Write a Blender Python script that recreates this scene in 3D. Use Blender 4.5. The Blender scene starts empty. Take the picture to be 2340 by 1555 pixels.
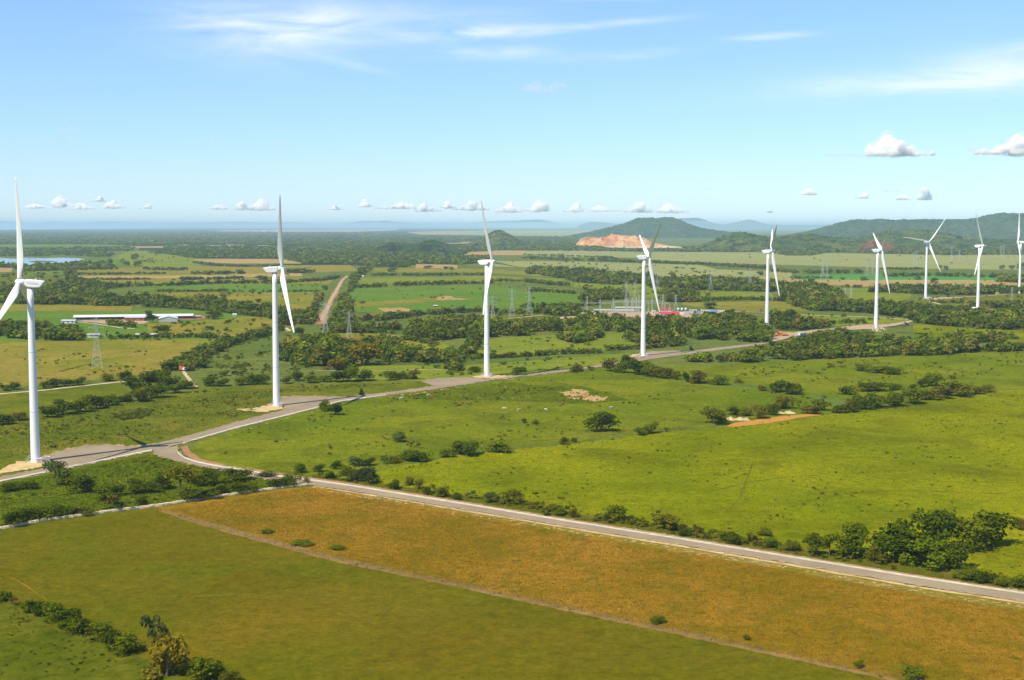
import bpy, math, random
import numpy as np
from mathutils import Vector
random.seed(7)
RNG = np.random.default_rng(11)
scn = bpy.context.scene
COL = scn.collection
PI = math.pi

# ------------------------------------------------------------------ camera
F_PX, CX, CY, CAM_H, HOR = 3000.0, 1170.0, 777.5, 102.5, 516.0
PITCH = math.atan((CY - HOR) / F_PX)
CP, SP = math.cos(PITCH), math.sin(PITCH)
cam = bpy.data.cameras.new('camera')
cam.sensor_fit = 'HORIZONTAL'
cam.sensor_width = 36.0
cam.lens = 36.0 * F_PX / 2340.0
cam.clip_start, cam.clip_end = 1.0, 250000.0
cam_o = bpy.data.objects.new('camera', cam)
COL.objects.link(cam_o)
cam_o.location = (0, 0, CAM_H)
cam_o.rotation_euler = (PI / 2 - PITCH, 0, 0)
scn.camera = cam_o

# ------------------------------------------------------------------ sky, sun, exposure
SUN_EL, SUN_AZ = math.radians(53.6), math.radians(225.0)   # azimuth from +Y towards +X
SKY_STRENGTH, SUN_STRENGTH = 0.11, 4.4
world = bpy.data.worlds.new('World')
scn.world = world
world.use_nodes = True
wt = world.node_tree
wt.nodes.clear()


def wn(kind, **kw):
    n = wt.nodes.new(kind)
    for k, v in kw.items():
        setattr(n, k, v)
    return n


def wmath(op, a, b=None, c=None, clamp=False):
    n = wn('ShaderNodeMath', operation=op, use_clamp=clamp)
    for i, v in enumerate((a, b, c)):
        if v is None:
            continue
        if isinstance(v, (int, float)):
            n.inputs[i].default_value = v
        else:
            wt.links.new(v, n.inputs[i])
    return n.outputs[0]


w_out = wn('ShaderNodeOutputWorld')
w_bg = wn('ShaderNodeBackground')
w_bg.inputs[1].default_value = SKY_STRENGTH
sky = wn('ShaderNodeTexSky', sky_type='NISHITA', sun_disc=False)
sky.sun_elevation, sky.sun_rotation = SUN_EL, SUN_AZ
sky.air_density, sky.dust_density, sky.ozone_density, sky.altitude = 1.0, 0.0, 2.5, 60
w_geo = wn('ShaderNodeTexCoord')
w_sep = wn('ShaderNodeSeparateXYZ')
wt.links.new(w_geo.outputs['Generated'], w_sep.inputs[0])
dx, dy, dz = w_sep.outputs
az = wmath('ARCTAN2', dx, dy)                     # radians, 0 straight ahead, + to the right
el = wmath('ARCSINE', dz)
w_vec = wn('ShaderNodeCombineXYZ')
wt.links.new(wmath('MULTIPLY', az, 1.0), w_vec.inputs[0])
wt.links.new(wmath('MULTIPLY', el, 5.5), w_vec.inputs[1])
cir_n = wn('ShaderNodeTexNoise')
cir_n.inputs['Scale'].default_value = 11.0
cir_n.inputs['Detail'].default_value = 6.0
cir_n.inputs['Roughness'].default_value = 0.6
cir_n.inputs['Distortion'].default_value = 0.7
wt.links.new(w_vec.outputs[0], cir_n.inputs['Vector'])
big_n = wn('ShaderNodeTexNoise')
big_n.inputs['Scale'].default_value = 2.3
big_n.inputs['Detail'].default_value = 3.0
wt.links.new(w_vec.outputs[0], big_n.inputs['Vector'])


def px_dir(x, y):
    return math.atan((x - CX) / F_PX), math.atan((HOR - y) / F_PX)


def streak(x, y, rx, ry, amp, slope=0.0):
    """one thin high cirrus bank, an ellipse of directions"""
    a0, e0 = px_dir(x, y)
    u = wmath('SUBTRACT', az, a0)
    v = wmath('SUBTRACT', wmath('SUBTRACT', el, e0), wmath('MULTIPLY', u, slope))
    r2 = wmath('ADD', wmath('POWER', wmath('DIVIDE', u, rx / F_PX), 2.0), wmath('POWER', wmath('DIVIDE', v, ry / F_PX), 2.0))
    return wmath('MULTIPLY', wmath('EXPONENT', wmath('MULTIPLY', r2, -1.0)), amp)


tot = None
for s in [(640, 95, 210, 60, .5), (560, 60, 170, 45, .28), (760, 70, 100, 34, .35), (1090, 85, 150, 15, .75, .06), (1330, 70, 170, 8, .75, .07),
          (1110, 128, 130, 14, .55), (960, 45, 240, 40, .25), (1760, 100, 90, 7, .55, .03), (1440, 135, 150, 10, .35, .06), (820, 160, 80, 9, .35, -.2),
          (2060, 208, 310, 28, .5, .03), (2330, 170, 200, 42, .5, .08), (2260, 205, 150, 24, .5), (1380, 5, 120, 9, .45)]:
    m = streak(*s)
    tot = m if tot is None else wmath('ADD', tot, m)
# the same thin cloud goes on, sparsely, over the rest of the sky
gen = wmath('MULTIPLY', wmath('SUBTRACT', big_n.outputs[0], .58, clamp=True), 1.2)
gen = wmath('MULTIPLY', gen, wmath('MULTIPLY', wmath('SUBTRACT', el, .10), 6.0, clamp=True))
tot = wmath('ADD', tot, gen)
tex = wmath('MULTIPLY', wmath('SUBTRACT', cir_n.outputs[0], .28, clamp=True), 2.6)
mask = wmath('MULTIPLY', wmath('MULTIPLY', tot, tex), 1.0, clamp=True)
w_mix = wn('ShaderNodeMixRGB')
wt.links.new(mask, w_mix.inputs[0])
w_wb = wn('ShaderNodeMixRGB', blend_type='MULTIPLY')      # the camera's cool rendering of the sky
w_wb.inputs[0].default_value = 1.0
w_wb.inputs[2].default_value = (.74, .875, 1.14, 1)
wt.links.new(sky.outputs[0], w_wb.inputs[1])
w_hz = wn('ShaderNodeMixRGB')
wt.links.new(wmath('MULTIPLY', el, 6.0, clamp=True), w_hz.inputs[0])
w_hz.inputs[1].default_value = (.76, .825, .945, 1)
w_hz.inputs[2].default_value = (1, 1, 1, 1)
w_wb2 = wn('ShaderNodeMixRGB', blend_type='MULTIPLY')
w_wb2.inputs[0].default_value = 1.0
wt.links.new(w_wb.outputs[0], w_wb2.inputs[1])
wt.links.new(w_hz.outputs[0], w_wb2.inputs[2])
wt.links.new(w_wb2.outputs[0], w_mix.inputs[1])
w_mix.inputs[2].default_value = (6.9, 7.15, 7.5, 1)
wt.links.new(w_mix.outputs[0], w_bg.inputs[0])
wt.links.new(w_bg.outputs[0], w_out.inputs[0])

sun = bpy.data.lights.new('sun', 'SUN')
sun.energy, sun.angle, sun.color = SUN_STRENGTH, math.radians(0.5), (1.0, 0.90, 0.70)
sun_o = bpy.data.objects.new('sun', sun)
COL.objects.link(sun_o)
to_sun = Vector((math.sin(SUN_AZ) * math.cos(SUN_EL), math.cos(SUN_AZ) * math.cos(SUN_EL), math.sin(SUN_EL)))
sun_o.rotation_euler = to_sun.to_track_quat('Z', 'Y').to_euler()
sun_o.location = (-300, -300, 600)

scn.view_settings.view_transform = 'Standard'
scn.view_settings.look = 'None'
scn.view_settings.gamma = 1
scn.view_settings.exposure = 0.55
scn.view_settings.use_curve_mapping = False
scn.cycles.max_bounces = 16
scn.cycles.diffuse_bounces = 2
scn.cycles.transparent_max_bounces = 16
scn.cycles.glossy_bounces = 2
scn.cycles.transmission_bounces = 4
scn.cycles.volume_bounces = 14


# ------------------------------------------------------------------ helpers
def gp(x, y, z=0.0):
    """the point of the level z seen at pixel (x, y) of the 2340 x 1555 photograph"""
    rx, ry = (x - CX) / F_PX, -(y - CY) / F_PX
    D = (rx, CP + ry * SP, -SP + ry * CP)
    t = (z - CAM_H) / D[2]
    return np.array([D[0] * t, D[1] * t, z])


def ppm(y):
    """photo pixels per metre at a ground point seen at pixel row y"""
    return (y - HOR) / CAM_H * 1.0


def lin(c):
    return tuple((v / 255 / 12.92) if v / 255 <= .04045 else ((v / 255 + .055) / 1.055) ** 2.4 for v in c)


GAIN = 1.62


def alb(r, g, b):
    return tuple(min(.85, v / GAIN) for v in lin((r, g, b)))


def tag(o, label=None, cat=None, group=None, kind=None):
    if label:
        o['label'] = label
    if cat:
        o['category'] = cat
    if group:
        o['group'] = group
    if kind:
        o['kind'] = kind
    return o


def link(name, data, parent=None, loc=None, rotz=None):
    o = bpy.data.objects.new(name, data)
    COL.objects.link(o)
    if parent is not None:
        o.parent = parent
    if loc is not None:
        o.location = loc
    if rotz is not None:
        o.rotation_euler = (0, 0, rotz)
    return o


def empty(name, loc, rotz=0.0, parent=None):
    o = link(name, None, parent, loc, rotz)
    o.empty_display_size = 1.0
    return o


def copy_tree(o, parent=None):
    c = o.copy()
    COL.objects.link(c)
    c.parent = parent
    for ch in list(o.children):
        copy_tree(ch, c)
    return c


class MB:
    def __init__(s):
        s.v, s.f = [], []

    def add(s, vs, fs):
        n = len(s.v)
        s.v += [tuple(p) for p in vs]
        s.f += [tuple(i + n for i in f) for f in fs]

    def box(s, c, size, rz=0.0, taper=1.0):
        hx, hy, hz = (q / 2 for q in size)
        cz, sz = math.cos(rz), math.sin(rz)
        vs = []
        for z, k in ((-hz, 1.0), (hz, taper)):
            for x, y in ((-hx, -hy), (hx, -hy), (hx, hy), (-hx, hy)):
                vs.append((c[0] + (x * cz - y * sz) * k, c[1] + (x * sz + y * cz) * k, c[2] + z))
        s.add(vs, [(3, 2, 1, 0), (4, 5, 6, 7), (0, 1, 5, 4), (1, 2, 6, 5), (2, 3, 7, 6), (3, 0, 4, 7)])

    def tube(s, p0, p1, r0, r1=None, n=6, caps=True):
        r1 = r0 if r1 is None else r1
        p0, p1 = Vector(p0), Vector(p1)
        d = (p1 - p0).normalized()
        a = d.orthogonal().normalized()
        b = d.cross(a)
        vs = []
        for p, r in ((p0, r0), (p1, r1)):
            for i in range(n):
                t = 2 * PI * i / n
                vs.append(p + a * (r * math.cos(t)) + b * (r * math.sin(t)))
        fs = [(i, (i + 1) % n, n + (i + 1) % n, n + i) for i in range(n)]
        if caps:
            fs += [tuple(range(n - 1, -1, -1)), tuple(range(n, 2 * n))]
        s.add(vs, fs)

    def loft(s, rings, caps=True):
        n = len(rings[0])
        vs = [p for r in rings for p in r]
        fs = []
        for k in range(len(rings) - 1):
            for i in range(n):
                fs.append((k * n + i, k * n + (i + 1) % n, (k + 1) * n + (i + 1) % n, (k + 1) * n + i))
        if caps:
            fs += [tuple(range(n - 1, -1, -1)), tuple(range((len(rings) - 1) * n, len(rings) * n))]
        s.add(vs, fs)

    def mesh(s, name, mat, smooth=False):
        me = bpy.data.meshes.new(name)
        me.from_pydata([tuple(map(float, p)) for p in s.v], [], s.f)
        if mat:
            me.materials.append(mat)
        if smooth:
            me.polygons.foreach_set('use_smooth', [True] * len(me.polygons))
        me.update()
        return me

    def build(s, name, mat, parent=None, loc=None, rotz=None, smooth=False):
        return link(name, s.mesh(name, mat, smooth), parent, loc, rotz)


def np_mesh(name, V, Fq, mat, attrs=None):
    """mesh from numpy arrays; Fq is (m, k) with one k for all faces"""
    me = bpy.data.meshes.new(name)
    m, k = Fq.shape
    me.vertices.add(len(V))
    me.vertices.foreach_set('co', np.ascontiguousarray(V, dtype=np.float32).ravel())
    me.loops.add(m * k)
    me.loops.foreach_set('vertex_index', np.ascontiguousarray(Fq, dtype=np.int32).ravel())
    me.polygons.add(m)
    me.polygons.foreach_set('loop_start', np.arange(0, m * k, k, dtype=np.int32))
    for an, (typ, arr) in (attrs or {}).items():
        at = me.attributes.new(an, typ, 'POINT')
        at.data.foreach_set('color' if typ == 'FLOAT_COLOR' else 'value', np.ascontiguousarray(arr, dtype=np.float32).ravel())
    if mat:
        me.materials.append(mat)
    me.update(calc_edges=True)
    return me


# ------------------------------------------------------------------ materials
class NT:
    def __init__(s, name):
        s.m = bpy.data.materials.new(name)
        s.m.use_nodes = True
        s.t = s.m.node_tree
        s.t.nodes.clear()
        s.out = s.n('ShaderNodeOutputMaterial')

    def n(s, kind, **kw):
        x = s.t.nodes.new(kind)
        for k, v in kw.items():
            setattr(x, k, v)
        return x

    def link(s, a, b):
        s.t.links.new(a, b)

    def math(s, op, a, b=None, clamp=False):
        x = s.n('ShaderNodeMath', operation=op, use_clamp=clamp)
        for i, v in enumerate((a, b)):
            if v is None:
                continue
            if isinstance(v, (int, float)):
                x.inputs[i].default_value = v
            else:
                s.link(v, x.inputs[i])
        return x.outputs[0]

    def noise(s, scale, detail=3, rough=.55, vec=None, dist=0.0):
        x = s.n('ShaderNodeTexNoise')
        x.inputs['Scale'].default_value = scale
        x.inputs['Detail'].default_value = detail
        x.inputs['Roughness'].default_value = rough
        x.inputs['Distortion'].default_value = dist
        if vec is not None:
            s.link(vec, x.inputs['Vector'])
        return x.outputs[0]

    def pos(s, sx=1.0, sy=1.0, sz=1.0):
        tc = s.n('ShaderNodeTexCoord')
        if (sx, sy, sz) == (1, 1, 1):
            return tc.outputs['Object']
        mp = s.n('ShaderNodeMapping')
        mp.inputs['Scale'].default_value = (sx, sy, sz)
        s.link(tc.outputs['Object'], mp.inputs[0])
        return mp.outputs[0]

    def ramp(s, fac, stops):
        x = s.n('ShaderNodeValToRGB')
        cr = x.color_ramp
        while len(cr.elements) < len(stops):
            cr.elements.new(.5)
        for e, (p, c) in zip(cr.elements, stops):
            e.position = p
            e.color = (*c[:3], 1)
        s.link(fac, x.inputs[0])
        return x.outputs[0]

    def mix(s, fac, a, b, mode='MIX'):
        x = s.n('ShaderNodeMixRGB', blend_type=mode)
        for i, v in enumerate((fac, a, b)):
            if isinstance(v, (int, float)):
                x.inputs[i].default_value = v
            elif isinstance(v, tuple):
                x.inputs[i].default_value = (*v[:3], 1)
            else:
                s.link(v, x.inputs[i])
        return x.outputs[0]

    def bsdf(s, color, rough=.9, spec=.15, metal=0.0, bump=None, bump_d=.3, strength=.6):
        b = s.n('ShaderNodeBsdfPrincipled')
        if isinstance(color, tuple):
            b.inputs['Base Color'].default_value = (*color[:3], 1)
        else:
            s.link(color, b.inputs['Base Color'])
        b.inputs['Roughness'].default_value = rough
        b.inputs['Specular IOR Level'].default_value = spec
        b.inputs['Metallic'].default_value = metal
        if bump is not None:
            bp = s.n('ShaderNodeBump')
            bp.inputs['Strength'].default_value = strength
            bp.inputs['Distance'].default_value = bump_d
            s.link(bump, bp.inputs['Height'])
            s.link(bp.outputs[0], b.inputs['Normal'])
        s.link(b.outputs[0], s.out.inputs[0])
        return b


def grass_mat(name, a, b, c, patch=.02, mid=.12, fine=.7, speck=None, speck_amt=.62, streak=None):
    """pasture: broad patches of a/b, mid-sized mottling towards c, fine tussock grain and dark tufts"""
    t = NT(name)
    p = t.pos()
    big = t.noise(patch, 4, .6, p, .5)
    midn = t.noise(mid, 5, .65, p, .4)
    fin = t.noise(fine, 3, .7, p)
    col = t.mix(t.math('MULTIPLY', t.math('SUBTRACT', big, .36, True), 3.6, True), a, b)
    col = t.mix(t.math('MULTIPLY', t.math('SUBTRACT', midn, .47, True), 4.2, True), col, c)
    g = t.math('ADD', t.math('MULTIPLY', fin, 1.25), .375)
    col = t.mix(1.0, col, t.ramp(g, [(0, (.35, .35, .33)), (1, (1, 1, 1))]), 'MULTIPLY') if False else t.mix(1.0, col, t.ramp(fin, [(.25, (.76, .76, .74)), (.52, (1, 1, 1)), (.75, (1.2, 1.18, 1.15))]), 'MULTIPLY')
    mot = t.noise(.22, 5, .72, p, .3)
    col = t.mix(1.0, col, t.ramp(mot, [(.30, (.68, .76, .70)), (.5, (1, 1, 1)), (.70, (1.30, 1.20, 1.18))]), 'MULTIPLY')
    if speck is not None:
        sp = t.noise(.33, 4, .75, p)
        col = t.mix(t.math('MULTIPLY', t.math('SUBTRACT', sp, speck_amt, True), 11, True), col, speck)
    t.bsdf(col, 1.0, 0.0, bump=t.math('ADD', fin, t.math('MULTIPLY', midn, 1.6)), bump_d=.5, strength=.5)
    return t.m


def plain(name, rgb, rough=.6, spec=.3, metal=0.0, var=.12, scale=1.5, bump=.02):
    t = NT(name)
    n = t.noise(scale, 4, .6, t.pos())
    lo, hi = tuple(v * (1 - var) for v in rgb), tuple(min(1, v * (1 + var)) for v in rgb)
    t.bsdf(t.ramp(n, [(.3, lo), (.7, hi)]), rough, spec, metal, bump=n, bump_d=bump, strength=.3)
    return t.m


M = {}
M['ground'] = grass_mat('ground', alb(104, 126, 52), alb(128, 134, 62), alb(84, 106, 44), .006, .03, .25)
M['lime'] = grass_mat('lime_pasture', alb(124, 138, 10), alb(158, 158, 20), alb(106, 112, 14), .008, .020, .5, alb(88, 94, 12), .64)
M['lime_far'] = grass_mat('cattle_pasture', alb(112, 132, 22), alb(140, 144, 32), alb(100, 112, 24), .010, .03, .5, alb(82, 92, 22), .60)
M['brown'] = grass_mat('dry_grass', alb(150, 120, 26), alb(174, 132, 44), alb(120, 114, 20), .02, .05, .7, alb(104, 100, 18), .56)
M['kerb_weeds'] = grass_mat('kerb_weeds', alb(104, 112, 28), alb(124, 112, 40), alb(92, 100, 24), .05, .15, .8)
M['brown_green'] = grass_mat('weedy_verge', alb(146, 134, 40), alb(170, 146, 70), alb(124, 124, 30), .08, .3, .9)
M['olive'] = grass_mat('olive_grass', alb(106, 112, 16), alb(130, 114, 26), alb(114, 102, 18), .012, .022, .6, alb(84, 84, 12), .66)
M['left_green'] = grass_mat('rough_grass', alb(106, 120, 28), alb(134, 132, 42), alb(90, 106, 24), .02, .06, .6, alb(66, 82, 20), .60)
M['scrubland'] = grass_mat('scrub_grass', alb(98, 116, 16), alb(118, 126, 26), alb(84, 102, 14), .03, .12, .6, alb(44, 66, 16), .56)
M['yellow'] = grass_mat('yellowing_grass', alb(134, 138, 46), alb(164, 150, 58), alb(120, 128, 42), .012, .05, .3)
M['corner'] = grass_mat('corner_grass', alb(98, 108, 20), alb(118, 118, 32), alb(84, 96, 16), .03, .09, .6, alb(62, 76, 12), .58)
M['gold'] = grass_mat('golden_meadow', alb(150, 144, 58), alb(168, 146, 66), alb(130, 132, 48), .012, .04, .4)
M['fresh'] = grass_mat('fresh_grass', alb(98, 138, 44), alb(118, 146, 50), alb(112, 132, 46), .01, .04, .3)
M['vivid'] = grass_mat('young_crop', alb(84, 158, 66), alb(92, 162, 70), alb(86, 148, 62), .01, .04, .3)
M['mid'] = grass_mat('meadow', alb(128, 146, 40), alb(148, 154, 52), alb(114, 132, 38), .012, .05, .35, alb(86, 106, 40), .68)
M['pale'] = grass_mat('pale_plain', alb(160, 166, 98), alb(172, 172, 106), alb(148, 156, 90), .005, .02, .2)
M['tan'] = grass_mat('tan_stubble', alb(186, 162, 102), alb(196, 166, 108), alb(168, 152, 94), .006, .03, .2)
M['pink'] = grass_mat('bare_pink_soil', alb(196, 160, 140), alb(176, 152, 136), alb(190, 170, 150), .002, .01, .1)
M['forest_floor'] = grass_mat('forest_floor', alb(52, 76, 40), alb(62, 84, 44), alb(44, 66, 36), .006, .03, .2)
M['dirt'] = plain('pale_dirt', alb(226, 204, 158), .95, .1, var=.22, scale=.35, bump=.1)
M['sand'] = plain('sandy_spoil', alb(232, 200, 140), .95, .1, var=.2, scale=.25, bump=.15)
M['red_dirt'] = plain('red_dirt', alb(186, 140, 92), .95, .1, var=.2, scale=.12, bump=.1)
M['road_dirt'] = plain('pinkish_dirt', alb(206, 176, 142), .95, .1, var=.14, scale=.12, bump=.1)
M['kerb'] = plain('white_concrete', alb(236, 224, 196), .85, .1, var=.22, scale=.25)
M['white'] = plain('white_steel', (.80, .80, .775), .35, .4, var=.02, scale=.2, bump=0)
M['steel'] = plain('galvanised_steel', (.44, .45, .42), .6, .3, .2, var=.1)
M['dark'] = plain('dark_metal', (.06, .06, .065), .5, .3)
M['grey_box'] = plain('grey_cabinet', (.44, .46, .47), .5, .3, var=.06)
M['roof_white'] = plain('white_sheet_roof', (.62, .62, .60), .45, .4, var=.12, scale=.5)
M['roof_grey'] = plain('grey_sheet_roof', (.42, .44, .42), .5, .3, var=.12, scale=.5)
M['wall_white'] = plain('white_render', (.62, .61, .57), .8, .2, var=.08)
M['wall_red'] = plain('red_brick', (.24, .10, .06), .85, .15, var=.2)
M['wood'] = plain('weathered_wood', (.20, .145, .10), .9, .1, var=.25)
M['red'] = plain('red_paint', (.50, .045, .045), .45, .4, var=.1)
M['orange'] = plain('orange_paint', (.55, .11, .03), .4, .4, var=.05)
M['yellow_paint'] = plain('yellow_paint', (.66, .40, .03), .4, .4, var=.05)
M['blue'] = plain('blue_paint', (.16, .30, .56), .45, .4, var=.1)
M['glass'] = plain('dark_glass', (.03, .04, .05), .1, .6)
M['tyre'] = plain('black_rubber', (.02, .02, .02), .9, .2)
M['rock'] = plain('pale_rock', (.62, .50, .33), .95, .1, var=.2, scale=.8)
M['cow_brown'] = plain('brown_hide', (.30, .13, .06), .9, .1, var=.2)
M['cow_white'] = plain('white_hide', (.52, .45, .36), .9, .1, var=.1)
M['bark'] = plain('bark', (.17, .13, .09), .95, .05, var=.3, scale=2.0)
M['pale_bark'] = plain('pale_bark', (.30, .22, .14), .95, .05, var=.3, scale=2.0)
M['lettering'] = plain('grey_lettering', (.30, .31, .32), .6, .2, var=.02)


def road_mat():
    t = NT('grey_gravel_road')
    p = t.pos()
    a = t.noise(.05, 4, .6, p)
    f = t.noise(2.2, 3, .7, p)
    col = t.ramp(a, [(.3, alb(162, 146, 116)), (.52, alb(182, 163, 130)), (.75, alb(204, 183, 144))])
    col = t.mix(.35, col, t.ramp(f, [(.3, alb(134, 120, 100)), (.7, alb(196, 178, 148))]))
    t.bsdf(col, .95, .1, bump=f, bump_d=.04, strength=.3)
    return t.m


M['road'] = road_mat()


def water_mat(name, deep, rough):
    t = NT(name)
    n = t.noise(.15, 3, .6, t.pos())
    t.bsdf(deep, rough, .5, bump=n, bump_d=.03, strength=.15)
    return t.m


M['water'] = water_mat('lake_water', (.10, .15, .19), .12)
M['mud_water'] = water_mat('muddy_water', alb(214, 152, 36), .8)


def leaf_mat(name, source):
    """foliage: the plant's own colour times a per-leaf tint; a little light passes through"""
    t = NT(name)
    if source == 'object':
        base = t.n('ShaderNodeObjectInfo').outputs['Color']
    else:
        base = t.n('ShaderNodeAttribute', attribute_name='col').outputs['Color']
    tint = t.n('ShaderNodeAttribute', attribute_name='tint').outputs['Fac']
    col = t.mix(1.0, base, t.ramp(tint, [(0, (.66, .70, .62)), (.5, (1, 1, 1)), (1, (1.40, 1.34, 1.16))]), 'MULTIPLY')
    d = t.n('ShaderNodeBsdfDiffuse')
    tr = t.n('ShaderNodeBsdfTranslucent')
    mx = t.n('ShaderNodeMixShader')
    mx.inputs[0].default_value = .30
    t.link(col, d.inputs[0])
    t.link(t.mix(1.0, col, (1.0, 1.15, .5), 'MULTIPLY'), tr.inputs[0])
    t.link(d.outputs[0], mx.inputs[1])
    t.link(tr.outputs[0], mx.inputs[2])
    t.link(mx.outputs[0], t.out.inputs[0])
    return t.m


M['leaf'] = leaf_mat('leaves_individual', 'object')
M['leaf_mass'] = leaf_mat('leaves_mass', 'attr')

# ------------------------------------------------------------------ ground, water, fields
def z_at(d, layer):
    return layer * (0.02 + 2.2e-5 * d)


rs = np.concatenate([[0.0], np.geomspace(40, 128000, 58)])
na = 144
V = [(0, 0, 0)]
for r in rs[1:]:
    for i in range(na):
        V.append((r * math.sin(2 * PI * i / na), r * math.cos(2 * PI * i / na), 0))
Fg = [(0, 1 + (i + 1) % na, 1 + i) for i in range(na)]
for k in range(len(rs) - 2):
    for i in range(na):
        a0, b0 = 1 + k * na, 1 + (k + 1) * na
        Fg.append((a0 + i, a0 + (i + 1) % na, b0 + (i + 1) % na, b0 + i))
mb = MB()
mb.v, mb.f = V, Fg
tag(mb.build('ground', M['ground']), kind='structure')


def densify(pts, step=12.0, closed=True):
    out = []
    n = len(pts)
    for i in range(n if closed else n - 1):
        a, b = np.array(pts[i], float), np.array(pts[(i + 1) % n], float)
        k = max(1, int(np.hypot(*(b - a)) / step))
        for j in range(k):
            out.append(a + (b - a) * j / k)
    if not closed:
        out.append(np.array(pts[-1], float))
    return np.array(out)


def sheet(name, poly, mat, layer=1, jit=1.0, step=14.0, kind='structure'):
    """a patch of land outlined by ground points, its edge a little ragged"""
    P = densify(poly, step)
    vs = []
    for x, y in P:
        j = jit * min(1.0, (y - HOR) / 120)
        g = gp(x + random.uniform(-3, 3) * jit, max(HOR + 1.2, y + random.uniform(-1, 1) * j))
        vs.append((g[0], g[1], z_at(math.hypot(g[0], g[1]), layer)))
    area = sum(vs[i][0] * vs[(i + 1) % len(vs)][1] - vs[(i + 1) % len(vs)][0] * vs[i][1] for i in range(len(vs)))
    if area < 0:
        vs.reverse()
    b = MB()
    b.add(vs, [tuple(range(len(vs)))])
    return tag(b.build(name, mat), kind=kind)


def ribbon(name, top, bot, mat, layer=3, jit=0.0, kind='structure', h=None):
    """a road or path between two edge lines; with h it is a raised slab of that height"""
    def resample(L, n):
        L = np.array([gp(*p)[:2] for p in L])
        s = np.concatenate([[0], np.cumsum(np.hypot(*np.diff(L, axis=0).T))])
        q = np.linspace(0, s[-1], n)
        return np.stack([np.interp(q, s, L[:, 0]), np.interp(q, s, L[:, 1])], 1)
    n = max(8, 6 * len(top))
    A, B = resample(top, n), resample(bot, n)
    if jit:
        w = np.hypot(*(A - B).T)[:, None]
        A = A + (A - B) / w * RNG.uniform(-jit, jit, (n, 1))
        B = B + (B - A) / w * RNG.uniform(-jit, jit, (n, 1))
    b = MB()
    if h is None:
        vs = [(*p, z_at(math.hypot(*p), layer)) for p in A] + [(*p, z_at(math.hypot(*p), layer)) for p in B]
        fs = [(n + i, n + i + 1, i + 1, i) for i in range(n - 1)]
    else:
        vs = [(*p, z) for z in (0.0, h) for q in (A, B) for p in q]
        fs = []
        for i in range(n - 1):
            fs += [(3 * n + i, 3 * n + i + 1, 2 * n + i + 1, 2 * n + i), (n + i, n + i + 1, 3 * n + i + 1, 3 * n + i), (i + 1, i, 2 * n + i, 2 * n + i + 1)]
        fs += [(0, n, 3 * n, 2 * n), (2 * n - 1, n - 1, 3 * n - 1, 4 * n - 1)]
    b.add(vs, fs)
    return tag(b.build(name, mat), kind=kind)


def band(line, w):
    """edge lines of a strip w metres wide along a pixel line"""
    g = np.array([gp(*p)[:2] for p in line])
    d = np.gradient(g, axis=0)
    nn = np.stack([-d[:, 1], d[:, 0]], 1)
    nn /= np.hypot(*nn.T)[:, None]
    return g + nn * w / 2, g - nn * w / 2


def strip(name, line, w, mat, layer=3, jit=0.0, h=None, kind='structure'):
    g = densify([tuple(gp(*p)[:2]) for p in line], max(3.0, w * .8), closed=False)
    d = np.gradient(g, axis=0)
    nn = np.stack([-d[:, 1], d[:, 0]], 1)
    nn /= np.hypot(*nn.T)[:, None]
    n = len(g)
    ww = w / 2 + (RNG.uniform(-jit, jit, (n, 1)) if jit else 0)
    w2 = w / 2 + (RNG.uniform(-jit, jit, (n, 1)) if jit else 0)
    A, B = g + nn * ww, g - nn * w2
    b = MB()
    if h is None:
        vs = [(*p, z_at(math.hypot(*p), layer)) for p in A] + [(*p, z_at(math.hypot(*p), layer)) for p in B]
        fs = [(n + i, n + i + 1, i + 1, i) for i in range(n - 1)]
    else:
        vs = [(*p, z) for z in (0.0, h) for q in (A, B) for p in q]
        fs = []
        for i in range(n - 1):
            fs += [(3 * n + i, 3 * n + i + 1, 2 * n + i + 1, 2 * n + i), (n + i, n + i + 1, 3 * n + i + 1, 3 * n + i), (i + 1, i, 2 * n + i, 2 * n + i + 1)]
        fs += [(0, n, 3 * n, 2 * n), (2 * n - 1, n - 1, 3 * n - 1, 4 * n - 1)]
    b.add(vs, fs)
    return tag(b.build(name, mat), kind=kind)


LOWER_TOP = [(404.7, 1020.5), (406, 1034), (421, 1045.6), (445, 1054), (475, 1060.7), (568, 1075.7), (635, 1087.4), (702, 1095.8), (780, 1106), (1041, 1148), (1295, 1190), (1560, 1232), (1821, 1275), (2082, 1317), (2340, 1356), (2700, 1411)]
LOWER_BOT = [(351, 1029), (361, 1042), (395, 1052), (435, 1062), (501, 1075.7), (568, 1089), (635, 1100), (702, 1109), (780, 1119), (1041, 1162), (1295, 1204), (1560, 1247), (1821, 1291), (2082, 1337), (2340, 1376), (2700, 1432)]
UP_TOP = [(-200, 1127), (0, 1090.8), (100, 1072.4), (220, 1045), (368, 1012), (434.8, 995.5), (535, 967), (625, 943.6), (700, 926), (780, 908.5), (880, 898.5), (994, 883.4), (1110, 868), (1231, 853), (1308, 844), (1374, 834), (1440, 824), (1500, 814), (1560, 805), (1650, 794), (1737, 784.6), (1765, 771), (1810, 763), (1861, 754.5), (1911, 749.5)]
UP_BOT = [(-200, 1140), (0, 1101.5), (103.7, 1080.7), (157, 1069), (348, 1030.6), (418, 1013.8), (535, 980), (635.5, 955), (719, 934), (780, 917.5), (880, 904), (1000, 889), (1128, 868.5), (1231, 857), (1302, 849), (1374, 838.5), (1440, 829), (1500, 820), (1560, 812), (1650, 800), (1737, 789.6), (1777, 779), (1815, 769), (1867, 759), (1915, 753)]

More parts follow.
